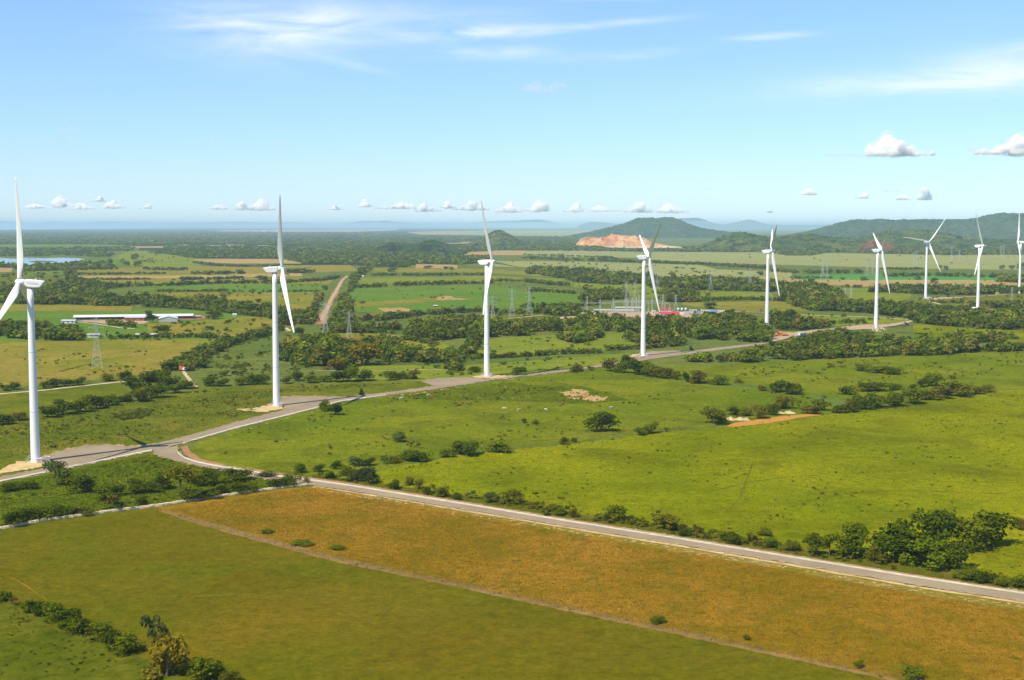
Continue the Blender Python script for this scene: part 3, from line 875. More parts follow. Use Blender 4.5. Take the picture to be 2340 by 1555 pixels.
M['quarry'] = quarry_mat()
M['red_quarry'] = hill_mat('red_quarry_face', alb(176, 116, 82), alb(130, 112, 70), alb(84, 96, 50), .03)
hill('quarry_hill', [(1310, 566), (1321, 554), (1330, 545), (1345, 543), (1366, 544), (1380, 542), (1405, 539.5), (1430, 539), (1450, 543), (1462, 548), (1476, 549), (1492, 556), (1512, 559), (1530, 563), (1560, 567)], 566.5, 420, M['quarry'], 13, 2.2, front=.35, nx=160, nt=60)
hill('quarry_hill', [(1958, 572), (1970, 560), (1985, 553), (2000, 549), (2015, 551), (2028, 559), (2038, 568), (2042, 574)], 579, 200, M['red_quarry'], 14, 2.2, front=.4, nx=80)

# ------------------------------------------------------------------ plants
def leaf_cloud(n, lobes, size, seed, up=.25, zmin=0.0):
    """leaf-sized faces spread over and in a lumpy crown, unit width and height; returns V (n*4,3), tint (n*4)"""
    r = np.random.default_rng(seed)
    L = np.array(lobes, float)                       # x y z r rz
    wgt = L[:, 3] ** 2
    which = r.choice(len(L), n, p=wgt / wgt.sum())
    d = r.normal(size=(n, 3))
    d[:, 2] += up
    d /= np.linalg.norm(d, axis=1)[:, None]
    rad = np.where(r.random(n) < .72, r.uniform(.80, 1.10, n), r.uniform(.35, .85, n))
    lump = 1 + .14 * np.sin(d[:, 0] * 7 + which) * np.sin(d[:, 1] * 6 + 2 * which) + .10 * np.sin(d[:, 2] * 9 + which)
    P = L[which, :3] + d * (L[which, 3] * rad * lump)[:, None] * np.stack([np.ones(n), np.ones(n), L[which, 4]], 1)
    P[:, 2] = np.maximum(P[:, 2], zmin + r.uniform(0, .05, n))
    nrm = d + r.normal(size=(n, 3)) * .55 + np.array([0, 0, .25])
    nrm /= np.linalg.norm(nrm, axis=1)[:, None]
    a = np.cross(nrm, r.normal(size=(n, 3)))
    a /= np.linalg.norm(a, axis=1)[:, None]
    b = np.cross(nrm, a)
    fx = np.percentile(np.abs(P[:, :2]), 97)
    P[:, :2] *= .49 / fx
    P[:, 2] *= .97 / np.percentile(P[:, 2], 99)
    s = size * r.uniform(.6, 1.35, n)[:, None]
    k = r.uniform(.55, 1.0, n)[:, None]
    V = np.stack([P - a * s, P - b * s * k, P + a * s, P + b * s * k], 1).reshape(-1, 3)
    clump = .5 + .5 * np.sin(P[:, 0] * 11 + seed) * np.sin(P[:, 1] * 10 + 1.3 * seed) * np.cos(P[:, 2] * 9)
    tint = np.clip(.5 * clump + .5 * r.random(n), 0, 1)
    return V, np.repeat(tint, 4)


def lobes_for(kind, seed):
    r = np.random.default_rng(seed)
    out = []
    if kind == 'bush':                      # to the ground, several mounds
        for i in range(8):
            a = r.uniform(0, 2 * PI)
            q = r.uniform(.05, .32)
            rr = r.uniform(.15, .25)
            out.append((q * math.cos(a), q * math.sin(a), r.uniform(.22, .74), rr, r.uniform(.85, 1.15)))
        out.append((0, 0, .45, .28, 1.1))
    elif kind == 'tree':                    # a trunk below, wide crown
        for i in range(11):
            a = r.uniform(0, 2 * PI)
            q = r.uniform(.05, .36)
            out.append((q * math.cos(a), q * math.sin(a), r.uniform(.20, .84) - q * .25, r.uniform(.14, .23), r.uniform(.8, 1.05)))
        out.append((0, 0, .62, .24, .85))
    elif kind == 'sparse':
        for i in range(8):
            a = r.uniform(0, 2 * PI)
            q = r.uniform(.12, .38)
            out.append((q * math.cos(a), q * math.sin(a), r.uniform(.35, .90), r.uniform(.09, .15), .9))
    elif kind == 'tall':
        for i in range(10):
            a = r.uniform(0, 2 * PI)
            z = r.uniform(.22, .92)
            q = r.uniform(0, .30) * (1.1 - z * .6)
            out.append((q * math.cos(a), q * math.sin(a), z, r.uniform(.12, .22), .75))
    return out


def quads(n):
    return np.arange(n * 4).reshape(-1, 4)


CROWNS, STEMS = {}, {}
for kind, n, size in (('bush', 1100, .05), ('tree', 1300, .046), ('sparse', 420, .05), ('tall', 900, .05)):
    for v in range(5):
        V_, t_ = leaf_cloud(n, lobes_for(kind, 31 * v + len(kind)), size, 77 + v, zmin=.02 if kind == 'bush' else .08)
        CROWNS[kind, v] = np_mesh('crown', V_, quads(n), M['leaf'], {'tint': ('FLOAT', t_)})
        r_ = random.Random(v * 7 + len(kind))
        b = MB()
        if kind == 'bush':
            for i in range(4):
                a = r_.uniform(0, 2 * PI)
                b.tube((.03 * math.cos(a), .03 * math.sin(a), -.03), (.2 * math.cos(a), .2 * math.sin(a), .5), .02, .008, 5)
        else:
            zt = {'tree': .5, 'sparse': .42, 'tall': .6}[kind]
            k = r_.uniform(-.03, .03)
            b.tube((0, 0, -.03), (k, k, zt * .55), .032, .024, 7)
            b.tube((k, k, zt * .55), (0, k, zt), .024, .016, 7)
            for i in range(5):
                a = i * 1.26 + r_.uniform(-.3, .3)
                q = r_.uniform(.2, .32)
                b.tube((k * .5, k, zt * r_.uniform(.6, 1)), (q * math.cos(a), q * math.sin(a), min(.85, zt + r_.uniform(.1, .3))), .015, .005, 5)
        STEMS[kind, v] = b.mesh('trunk', M['bark'])

ORD = ['first', 'second', 'third', 'fourth', 'fifth', 'sixth', 'seventh', 'eighth', 'ninth', 'tenth', 'eleventh', 'twelfth', 'thirteenth', 'fourteenth', 'fifteenth', 'sixteenth', 'seventeenth', 'eighteenth', 'nineteenth', 'twentieth']
HUES = {'dark green': alb(94, 110, 20), 'green': alb(120, 134, 22), 'bright green': alb(112, 140, 30), 'olive': alb(130, 128, 34), 'grey green': alb(108, 124, 62), 'brownish': alb(124, 116, 44), 'yellow tinged': alb(150, 136, 36), 'bluish dark': alb(82, 98, 54)}
n_plants = 0


def plant(bb, kind, hue, label, group, trunk_mat=None):
    """one bush or tree; bb is where the photograph shows it: left, top, right, foot"""
    global n_plants
    x0, yt, x1, yb = bb
    s = ppm(yb)
    g = gp((x0 + x1) / 2, yb - .18 * (x1 - x0) * (yb - HOR) / 3000 * 1.0)
    w = max(.8, (x1 - x0) / s)
    h = max(.7, (yb - yt) / s * .97)
    nm = 'tree' if kind in ('tree', 'tall') or h > 6.5 else 'bush'
    root = empty(nm, (g[0], g[1] + w * .12, 0), random.uniform(0, 6.28))
    v = (n_plants * 2) % 5
    n_plants += 1
    c = link('crown', CROWNS[kind, v], root)
    c.scale = (w * random.uniform(.98, 1.22), w * random.uniform(.98, 1.22), h * random.uniform(.94, 1.06))
    j = random.uniform(.86, 1.14)
    base = HUES[hue]
    c.color = (base[0] * j * random.uniform(.93, 1.07), base[1] * j, base[2] * j, 1)
    tr = link('trunk', STEMS[kind, v], root)
    tr.scale = (w, w, h)
    tag(root, label, nm, group)
    return root, w, h


def row(where, items, group, kind='bush', first_side='from the left'):
    items = sorted(items, key=lambda i: i[0][0] + i[0][2])
    for i, it in enumerate(items):
        bb, hue = it[0], it[1]
        kd = it[2] if len(it) > 2 else kind
        s = ppm(bb[3])
        h = (bb[3] - bb[1]) / s
        nm = 'tree' if kd in ('tree', 'tall') or h > 6.5 else 'bush'
        size = 'low' if h < 2.6 else 'small' if h < 4.2 else 'mid-sized' if h < 7 else 'tall'
        if kd == 'sparse':
            size = 'thin'
        if len(items) == 1:
            lab = f'{size} {hue} {nm} {where}'
        elif i == 0:
            lab = f'{size} {hue} {nm} {where}, leftmost'
        elif i == len(items) - 1:
            lab = f'{size} {hue} {nm} {where}, rightmost'
        else:
            lab = f'{size} {hue} {nm} {where}, {ORD[i]} from left'
        plant(bb, kd, hue, lab, group)


G_KERB = 'bushes along the white kerb of the lower road'
row('just above the white kerb', [
    ((672, 1060, 702, 1082), 'dark green'), ((712, 1060, 740, 1080), 'dark green'), ((744, 1076, 764, 1095), 'green'), ((756, 1054, 780, 1074), 'dark green'),
    ((780, 1066, 812, 1100), 'green'), ((806, 1070, 832, 1102), 'bluish dark'), ((828, 1066, 868, 1107), 'bluish dark'), ((884, 1100, 914, 1119), 'dark green'),
    ((924, 1091, 947, 1110), 'olive'), ((946, 1097, 970, 1119), 'olive'), ((968, 1112, 984, 1132), 'dark green'), ((994, 1112, 1022, 1138), 'green'),
    ((1034, 1127, 1053, 1144), 'dark green'), ((1062, 1122, 1090, 1142), 'grey green', 'sparse'), ((1106, 1126, 1134, 1150), 'grey green'), ((1151, 1123, 1196, 1153), 'olive', 'tree')], G_KERB)
row('beside the white kerb, right half', [
    ((1238, 1160, 1258, 1180), 'olive'), ((1264, 1157, 1292, 1180), 'green'), ((1300, 1160, 1320, 1184), 'olive'), ((1384, 1156, 1426, 1193), 'green', 'tall'), ((1485, 1166, 1508, 1190), 'grey green', 'sparse'),
    ((1497, 1175, 1553, 1213), 'olive', 'tree'), ((1550, 1204, 1572, 1228), 'dark green'), ((1580, 1196, 1602, 1220), 'olive', 'sparse'), ((1640, 1216, 1662, 1236), 'green'), ((1662, 1218, 1696, 1246), 'dark green'),
    ((1704, 1216, 1730, 1240), 'olive', 'sparse'), ((1734, 1210, 1762, 1226), 'green'), ((1748, 1232, 1780, 1254), 'green'), ((1790, 1240, 1826, 1262), 'olive')], G_KERB)
row('in the clump by the road at right', [
    ((1838, 1222, 1878, 1272), 'dark green', 'tall'), ((1874, 1218, 1918, 1274), 'green', 'tall'), ((1920, 1200, 2003, 1277), 'green', 'tree'), ((1990, 1244, 2030, 1290), 'olive'),
    ((2012, 1194, 2118, 1288), 'dark green', 'tree'), ((2078, 1236, 2178, 1302), 'green', 'tree'), ((2096, 1172, 2186, 1268), 'dark green', 'tree'), ((2160, 1186, 2246, 1260), 'green', 'tree'),
    ((2226, 1176, 2314, 1252), 'dark green', 'tree'), ((2166, 1244, 2232, 1306), 'dark green', 'tree'), ((2196, 1302, 2236, 1330), 'green'), ((2226, 1304, 2268, 1336), 'dark green'),
    ((2274, 1318, 2302, 1342), 'green'), ((2312, 1316, 2344, 1346), 'green'), ((2318, 1186, 2350, 1212), 'brownish')], 'trees of the clump beside the lower road')
row('between the two big pastures', [
    ((793, 1046, 830, 1066), 'grey green'), ((826, 1046, 854, 1066), 'dark green'), ((864, 1040, 890, 1062), 'grey green', 'sparse'), ((888, 1042, 914, 1060), 'olive'), ((922, 1033, 986, 1056), 'dark green'), ((1003, 1026, 1036, 1047), 'green'), ((1032, 1006, 1062, 1040), 'green', 'tree'), ((1046, 1012, 1092, 1043), 'dark green'),
    ((1116, 1008, 1166, 1036), 'green'), ((1278, 999, 1299, 1018), 'olive', 'tree'), ((1306, 1000, 1318, 1012), 'grey green'), ((1452, 978, 1480, 996), 'green'), ((1468, 964, 1502, 992), 'green'), ((1514, 976, 1530, 988), 'olive', 'sparse')], 'bushes between the two pastures')
row('alone in the cattle pasture', [((1345, 944, 1407, 990), 'dark green', 'tree')], 'trees standing alone in the pastures')
row('in the cattle pasture left of the lone tree', [((899, 985, 928, 1012), 'grey green'), ((930, 1008, 946, 1024), 'grey green', 'sparse'), ((950, 1010, 964, 1026), 'grey green', 'sparse'), ((1140, 950, 1154, 962), 'olive', 'sparse'), ((1190, 956, 1204, 968), 'green'), ((1216, 960, 1232, 970), 'green')], 'small bushes dotted over the pasture')
row('above the muddy pond', [
    ((1606, 934, 1665, 970), 'olive', 'tree'), ((1660, 928, 1694, 950), 'green'), ((1690, 932, 1722, 952), 'olive'), ((1716, 926, 1754, 958), 'olive', 'tree'), ((1750, 922, 1782, 950), 'dark green'), ((1766, 908, 1815, 936), 'olive', 'tree'), ((1836, 924, 1876, 948), 'brownish'), ((1860, 902, 1892, 940), 'green', 'tall'), ((1900, 926, 1933, 946), 'dark green')], 'bushes around the muddy pond')
row('in the long hedge right of the pond', [
    ((1928, 912, 1966, 944), 'olive'), ((1958, 904, 2000, 938), 'dark green'), ((1986, 900, 2036, 934), 'green'), ((2026, 898, 2070, 930), 'dark green'), ((2060, 886, 2112, 924), 'green'), ((2100, 892, 2146, 916), 'olive'), ((2138, 882, 2180, 912), 'brownish'), ((2170, 874, 2228, 908), 'olive'), ((2218, 884, 2250, 902), 'brownish'), ((2244, 880, 2278, 898), 'olive')], 'bushes of the long hedge')
row('in the upper pasture at right', [
    ((1755, 869, 1800, 898), 'dark green'), ((1790, 874, 1838, 903), 'green'), ((1730, 880, 1752, 894), 'olive'), ((1918, 882, 1953, 903), 'green'), ((1962, 877, 2030, 897), 'dark green'), ((2032, 877, 2062, 893), 'green'), ((2074, 876, 2096, 890), 'green'), ((2096, 862, 2116, 886), 'dark green'), ((2110, 852, 2150, 884), 'green'), ((2148, 858, 2170, 878), 'olive', 'sparse'), ((2170, 856, 2192, 874), 'olive', 'sparse')], 'bushes in the upper pasture')
row('behind the upper pasture', [((1560, 850, 1580, 874), 'dark green'), ((1576, 848, 1623, 877), 'brownish', 'tree'), ((1627, 858, 1661, 881), 'green'), ((1682, 866, 1696, 876), 'olive'), ((1886, 826, 1926, 840), 'olive', 'sparse'), ((1956, 832, 1992, 850), 'green'), ((1986, 836, 2024, 854), 'green'), ((2020, 840, 2062, 857), 'dark green')], 'bushes in the upper pasture')
row('below the first turbine', [
    ((104, 1056, 150, 1112), 'grey green', 'tall'), ((134, 1072, 166, 1112), 'green', 'tall'), ((165, 1086, 216, 1128), 'dark green'), ((213, 1110, 258, 1145), 'green'), ((250, 1108, 280, 1134), 'dark green'), ((236, 1132, 288, 1166), 'brownish', 'sparse'), ((292, 1102, 352, 1130), 'dark green'), ((308, 1136, 338, 1160), 'dark green'),
    ((356, 1082, 396, 1120), 'dark green'), ((434, 1080, 468, 1112), 'green'), ((448, 1076, 506, 1112), 'dark green'), ((518, 1070, 574, 1102), 'dark green'), ((588, 1078, 626, 1092), 'grey green'), ((0, 1106, 38, 1126), 'dark green'), ((43, 1102, 82, 1120), 'dark green')], 'bushes below the first turbine')
row('on the stone wall', [
    ((0, 1166, 44, 1206), 'dark green'), ((36, 1160, 84, 1196), 'dark green'), ((80, 1160, 126, 1190), 'green'), ((118, 1156, 168, 1184), 'dark green'), ((164, 1158, 214, 1180), 'olive'), ((262, 1146, 300, 1168), 'bluish dark', 'sparse'), ((414, 1118, 458, 1147), 'dark green'), ((450, 1122, 500, 1141), 'dark green'), ((490, 1106, 530, 1132), 'green'), ((524, 1104, 560, 1130), 'dark green'), ((556, 1106, 598, 1126), 'green'), ((612, 1094, 650, 1118), 'dark green'), ((640, 1086, 684, 1114), 'dark green'), ((680, 1092, 708, 1106), 'olive', 'sparse')], 'bushes overhanging the stone wall')
r_t, w_t, h_t = plant((372, 1066, 450, 1146), 'tree', 'olive', 'tall tree with a bare pale trunk standing on the stone wall', 'trees along the stone wall')
for ch in r_t.children:
    if ch.name.startswith('crown'):
        ch.scale = (w_t, w_t, h_t * .62)
        ch.location = (0, 0, h_t * .40)
    else:
        ch.scale = (w_t * .8, w_t * .8, h_t * 1.25)
row('in the bottom-left hedge', [
    ((-10, 1350, 26, 1376), 'green'), ((20, 1364, 48, 1384), 'brownish', 'sparse'), ((48, 1380, 80, 1402), 'green'), ((66, 1370, 106, 1410), 'dark green'), ((98, 1378, 150, 1420), 'green'), ((116, 1394, 182, 1436), 'dark green'), ((152, 1416, 192, 1452), 'green'), ((178, 1414, 212, 1446), 'dark green'), ((190, 1436, 218, 1468), 'brownish', 'sparse'), ((206, 1424, 258, 1464), 'green'), ((234, 1444, 280, 1488), 'dark green'), ((254, 1450, 320, 1496), 'green')], 'bushes of the bottom-left hedge')
plant((328, 1402, 378, 1490), 'sparse', 'grey green', 'thin grey green tree rising behind the yellow tinged tree', 'trees at the bottom-left corner')
plant((332, 1462, 424, 1556), 'tree', 'yellow tinged', 'yellow tinged round tree at the bottom edge of the photo', 'trees at the bottom-left corner')
plant((350, 1425, 396, 1500), 'sparse', 'brownish', 'brownish sparse tree touching the yellow tinged tree', 'trees at the bottom-left corner')
plant((440, 1506, 510, 1556), 'bush', 'green', 'broad green bush at the bottom edge, right of the yellow tinged tree', 'trees at the bottom-left corner')
plant((500, 1534, 545, 1566), 'bush', 'olive', 'olive bush cut by the bottom edge of the photo', 'trees at the bottom-left corner')
row('on the bend of the access road', [((727, 914, 752, 942), 'green'), ((748, 920, 782, 950), 'dark green')], 'bushes on the bend of the access road')
row('beside the third turbine', [((1074, 838, 1100, 852), 'dark green'), ((1168, 840, 1200, 858), 'dark green'), ((1302, 838, 1322, 852), 'dark green'), ((1312, 832, 1336, 850), 'brownish'), ((1344, 836, 1358, 848), 'green')], 'bushes near the third turbine')
row('beside the road by the fourth turbine', [
    ((1374, 820, 1410, 850), 'olive'), ((1404, 824, 1440, 854), 'green'), ((1416, 812, 1446, 840), 'dark green'), ((1436, 818, 1480, 858), 'dark green'), ((1466, 824, 1500, 862), 'green'), ((1480, 838, 1516, 864), 'olive'), ((1504, 840, 1540, 866), 'olive'), ((1534, 848, 1556, 868), 'olive')], 'bushes right of the road by the fourth turbine')
row('beside the pale dirt road', [
    ((284, 860, 330, 898), 'dark green'), ((288, 888, 336, 920), 'olive', 'tree'), ((318, 850, 364, 890), 'dark green', 'tree'), ((350, 845, 392, 882), 'green', 'tree'), ((372, 858, 406, 890), 'dark green'), ((330, 880, 380, 912), 'dark green'), ((376, 876, 416, 900), 'green'), ((404, 870, 442, 890), 'dark green')], 'trees of the clump beside the pale dirt road')
row('in the dark hedge behind the first turbine', [
    ((-20, 944, 30, 972), 'dark green'), ((24, 942, 60, 962), 'olive'), ((88, 926, 130, 956), 'dark green'), ((120, 916, 168, 950), 'dark green'), ((158, 908, 204, 944), 'green'), ((196, 902, 238, 936), 'dark green'), ((230, 902, 268, 928), 'green'), ((260, 902, 296, 920), 'dark green')], 'bushes of the dark hedge behind the first turbine')
row('beyond the pale dirt road', [
    ((0, 878, 24, 894), 'green'), ((16, 874, 46, 892), 'dark green'), ((88, 872, 112, 890), 'green'), ((106, 866, 136, 886), 'dark green'), ((132, 866, 164, 884), 'dark green'), ((160, 864, 194, 882), 'dark green'), ((228, 856, 262, 872), 'green'), ((262, 848, 298, 868), 'dark green')], 'bushes beyond the pale dirt road')
row('left of the second turbine', [((464, 862, 494, 884), 'dark green'), ((488, 866, 522, 884), 'dark green'), ((536, 862, 570, 882), 'green'), ((560, 856, 590, 880), 'dark green'), ((584, 858, 614, 880), 'dark green'), ((500, 846, 520, 860), 'green'), ((520, 832, 556, 852), 'olive', 'sparse')], 'bushes left of the second turbine')
row('right of the second turbine', [((640, 860, 666, 878), 'brownish'), ((664, 840, 696, 872), 'dark green', 'tall'), ((690, 858, 724, 876), 'green'), ((726, 858, 756, 874), 'green'), ((750, 844, 794, 874), 'dark green'), ((776, 836, 820, 874), 'green'), ((816, 846, 852, 872), 'dark green'), ((876, 846, 908, 870), 'green'), ((902, 852, 930, 868), 'dark green'), ((930, 848, 958, 868), 'olive', 'tree')], 'bushes right of the second turbine')
row('in the wood right of the second turbine', [((790, 786, 864, 838), 'yellow tinged', 'tree'), ((742, 818, 792, 848), 'yellow tinged', 'tree')], 'yellowing trees right of the second turbine')
row('on the meadow left of the red dirt track', [((683, 762, 712, 784), 'brownish'), ((704, 762, 736, 786), 'olive'), ((672, 748, 692, 770), 'dark green', 'tall')], 'bushes left of the dirt track')
row('in front of the farm', [((354, 743, 392, 764), 'dark green', 'tree'), ((330, 710, 354, 738), 'dark green', 'tall'), ((470, 745, 490, 754), 'dark green'), ((600, 740, 614, 750), 'brownish'), ((475, 712, 506, 730), 'dark green', 'tree')], 'trees around the farm')
row('near the fifth turbine', [((1792, 706, 1820, 738), 'dark green', 'tall'), ((1658, 715, 1696, 734), 'dark green'), ((1654, 706, 1678, 718), 'dark green'), ((2128, 634, 2142, 650), 'dark green', 'tree')], 'trees around the fifth turbine')
# a bare dead tree beside the clump at right
b = MB()
b.tube((0, 0, -.1), (.1, 0, 2.6), .13, .08, 6)
for i in range(7):
    a = i * 2.4
    z0 = 1.2 + .2 * i
    b.tube((.06, 0, z0), (1.2 * math.cos(a), 1.2 * math.sin(a), z0 + 1.6), .05, .015, 5)
g = gp(2079, 1288)
tag(b.build('dead_tree', M['pale_bark'], None, (g[0], g[1], 0)), 'bare dead tree with pale twigs in front of the clump by the road', 'tree')

# palms left of the farm
b = MB()
b.tube((0, 0, -.1), (.3, 0, 9.0), .22, .15, 8)
me_pt = b.mesh('trunk', M['bark'])
b = MB()
for i in range(14):
    a = i * 2 * PI / 14
    p = [(.3, 0, 9.0)]
    for k in range(1, 5):
        r = k * .75
        p.append((.3 + r * math.cos(a), r * math.sin(a), 9.0 + .9 * math.sin(k * .75) - .16 * k * k))
    for k in range(4):
        w0, w1 = (.5, .6, .5, .35)[k], (.6, .5, .35, .05)[k]
        nx_, ny_ = -math.sin(a), math.cos(a)
        q = [(p[k][0] + nx_ * w0, p[k][1] + ny_ * w0, p[k][2] - .12), p[k], (p[k][0] - nx_ * w0, p[k][1] - ny_ * w0, p[k][2] - .12),
             (p[k + 1][0] + nx_ * w1, p[k + 1][1] + ny_ * w1, p[k + 1][2] - .12), p[k + 1], (p[k + 1][0] - nx_ * w1, p[k + 1][1] - ny_ * w1, p[k + 1][2] - .12)]
        b.add(q, [(0, 1, 4, 3), (1, 2, 5, 4)])
t_ = NT('palm_leaf')
t_.bsdf(alb(62, 86, 34), .6, .2)
me_pf = b.mesh('fronds', t_.m)
for i, (x, y, hh_) in enumerate([(100, 765, 11), (127, 770, 10.5)]):
    g = gp(x, y)
    root = empty('palm_tree', (g[0], g[1], 0), i * 1.0)
    for me_, nm in ((me_pt, 'trunk'), (me_pf, 'fronds')):
        o = link(nm, me_, root)
        o.scale = (1.1, 1.1, hh_ / 9.5)
    tag(root, ('left' if i == 0 else 'right') + ' one of two palms rising above the wood behind the first turbine', 'palm', 'palms above the wood')

# ---- joined foliage for hedges and woods
LOD = []
for n, size, seeds in ((150, .115, 4), (70, .16, 4), (28, .24, 4), (12, .34, 4)):
    vs = []
    for q in range(seeds):
        vs.append(leaf_cloud(n, lobes_for('bush', 200 + q), size, 300 + q, zmin=.03))
    LOD.append((n, vs))


def mass(name, pts, parent=None):
    """pts rows: x, y, width, height, r, g, b, lod -> one mesh of leaf faces"""
    Vs, Ts, Cs = [], [], []
    pts = np.array(pts, float)
    for lod in range(4):
        n, variants = LOD[lod]
        for q in range(len(variants)):
            sel = pts[(pts[:, 7] == lod)]
            sel = sel[q::len(variants)]
            if not len(sel):
                continue
            V0, T0 = variants[q]
            a = RNG.uniform(0, 2 * PI, len(sel))
            ca, sa = np.cos(a)[:, None], np.sin(a)[:, None]
            X = (V0[None, :, 0] * ca - V0[None, :, 1] * sa) * sel[:, 2:3] + sel[:, 0:1]
            Y = (V0[None, :, 0] * sa + V0[None, :, 1] * ca) * sel[:, 2:3] + sel[:, 1:2]
            Z = V0[None, :, 2] * sel[:, 3:4]
            Vs.append(np.stack([X, Y, np.broadcast_to(Z, X.shape)], -1).reshape(-1, 3))
            Ts.append(np.tile(T0, len(sel)))
            Cs.append(np.repeat(np.concatenate([sel[:, 4:7], np.ones((len(sel), 1))], 1), len(V0), 0))
    V_ = np.concatenate(Vs)
    return link(name, np_mesh(name, V_, np.arange(len(V_)).reshape(-1, 4), M['leaf_mass'], {'tint': ('FLOAT', np.concatenate(Ts)), 'col': ('FLOAT_COLOR', np.concatenate(Cs))}), parent)


def lod_of(d, w):
    px = w * 3000 / d / 2.285
    return 0 if px > 9 else 1 if px > 4.5 else 2 if px > 2.2 else 3


HL = [alb(108, 126, 32), alb(130, 146, 38), alb(98, 118, 32), alb(144, 144, 50), alb(138, 134, 52), alb(120, 140, 34), alb(104, 122, 34)]


def hue(bright=1.0):
    c = random.choice(HL)
    j = random.uniform(.78, 1.2) * bright
    return [c[0] * j, c[1] * j, c[2] * j]


def hedge(label, line, h, thick=None, gap=0.0, bright=1.0, wmul=1.0):
    g = densify([tuple(gp(*p)[:2]) for p in line], 1.0, closed=False)
    s = np.concatenate([[0], np.cumsum(np.hypot(*np.diff(g, axis=0).T))])
    pts, q = [], 0.0
    thick = thick or h * .5
    while q < s[-1]:
        x, y = np.interp(q, s, g[:, 0]), np.interp(q, s, g[:, 1])
        hh = h * random.uniform(.45, 1.08)
        w = hh * random.uniform(.95, 1.6) * wmul
        d = math.hypot(x, y)
        if random.random() >= gap + .07:
            pts.append([x + random.uniform(-.5, .5) * thick, y + random.uniform(0, 1) * thick, w, hh, *hue(bright), lod_of(d, w)])
        q += w * random.uniform(.35, .62)
    if pts:
        tag(mass('hedge', pts), label, 'hedge', 'hedges between the fields')


def in_poly(P, poly):
    poly = np.array(poly, float)
    x, y = P[:, 0], P[:, 1]
    c = np.zeros(len(P), bool)
    j = len(poly) - 1
    for i in range(len(poly)):
        xi, yi, xj, yj = *poly[i], *poly[j]
        k = ((yi > y) != (yj > y)) & (x < (xj - xi) * (y - yi) / (yj - yi + 1e-12) + xi)
        c ^= k
        j = i
    return c


def wood(name, poly, h, dens=1.0, bright=1.0, minw=None):
    """a stand of trees over a patch of ground; far stands are made of wider clumps"""
    poly = np.array(poly, float)
    lo, hi = poly.min(0), poly.max(0)
    pts = []
    # strips of equal depth so that every strip gets its own crown width
    y = hi[1]
    fx, fy, fo = random.uniform(.8, 1.2), random.uniform(.8, 1.2), random.uniform(0, 6)
    while y > lo[1]:
        s = ppm(y)
        d = CAM_H * F_PX / (y - HOR)
        far = d > 3200
        w = max(h * 1.1, 7.5 / s * 1.0)               # never under ~7 photo pixels
        step_px = max(.55, (w * (.62 if far else .68)) / d * (y - HOR))  # depth step in pixel rows
        nx = int((hi[0] - lo[0]) / (w * s * (.5 if far else .62)) * dens * (1.0 if far else .86)) + 1
        P = np.stack([RNG.uniform(lo[0], hi[0], nx), np.maximum(HOR + 1.5, y + RNG.uniform(-.5, .5, nx) * step_px)], 1)
        P = P[in_poly(P, poly)]
        for q in P:
            g = gp(*q)
            k = math.sin(g[0] / 17 * fx + fo) * math.sin(g[1] / 23 * fy) + .6 * math.sin(g[0] / 7.3 + g[1] / 11) + random.uniform(-.5, .5)
            if not far and k < -.55:
                continue                              # a glade
            u = random.random()
            hh = h * (random.uniform(1.15, 1.5) if u > .88 else random.uniform(.38, .6) if u < .25 else random.uniform(.65, 1.05))
            ww = w * random.uniform(.8, 1.4) * (1.0 if far else (.55 + .45 * hh / h))
            hb = hue(bright * random.choice((.72, .9, 1.0, 1.0, 1.2, 1.4)))
            pts.append([g[0], g[1], ww, hh, *hb, lod_of(d, ww)])
        y -= step_px
    if pts:
        tag(mass(name, pts), kind='stuff')
    return len(pts)


# far forest belts
nw = 0
nw += wood('forest', [(-300, 527), (0, 526), (230, 524), (420, 521), (470, 524), (500, 531), (800, 532), (930, 533), (960, 540), (1080, 541), (1090, 552), (900, 556), (660, 560), (560, 559), (400, 559), (330, 562), (220, 558), (-300, 558)], 9, 1.0)
nw += wood('forest', [(520, 521.5), (900, 520.5), (1150, 520.5), (1400, 521), (1400, 526), (1100, 527), (915, 528), (905, 523), (780, 524), (600, 525)], 9, .8)
nw += wood('forest', [(375, 565), (660, 566), (640, 574), (440, 573), (380, 572)], 9)
nw += wood('forest', [(330, 577), (440, 576.5), (650, 576), (700, 560), (900, 557), (1050, 562), (1130, 574), (1010, 580), (1010, 586), (1050, 590), (1120, 590), (1130, 600), (1050, 606), (940, 604), (930, 612), (840, 610), (800, 606), (690, 602), (640, 592), (540, 592), (430, 590), (400, 584)], 9)
nw += wood('forest', [(1100, 540), (1320, 543), (1310, 560), (1400, 572), (1600, 573), (1600, 577), (1480, 576), (1200, 573), (1120, 573), (1215, 562)], 9)
nw += wood('forest', [(1530, 545), (1780, 545), (1900, 548), (1900, 540), (1700, 538)], 9, .8)
nw += wood('forest', [(1560, 566), (1600, 569), (1960, 570), (2340, 573), (2700, 573), (2700, 583), (2340, 583), (2150, 584), (1900, 577), (1850, 585), (1800, 585), (1760, 578), (1580, 576)], 9)
nw += wood('forest', [(1240, 556), (1320, 548), (1330, 569), (1250, 570)], 9)
nw += wood('woodland', [(-100, 566), (60, 570), (230, 568), (310, 566), (300, 574), (200, 576), (100, 586), (60, 586), (-100, 586)], 8, .75)
nw += wood('woodland', [(150, 578), (260, 580), (250, 588), (200, 587), (150, 584)], 7, .6)
nw += wood('woodland', [(-100, 607), (60, 610), (130, 608), (180, 604), (250, 607), (272, 616), (150, 620), (60, 621), (25, 613), (-100, 612)], 8)
nw += wood('woodland', [(145, 620), (170, 618), (176, 640), (230, 652), (300, 652), (240, 664), (160, 655)], 7, .8)
nw += wood('woodland', [(-100, 664), (60, 662), (170, 655), (240, 668), (232, 690), (200, 697), (100, 697), (-100, 690)], 8)
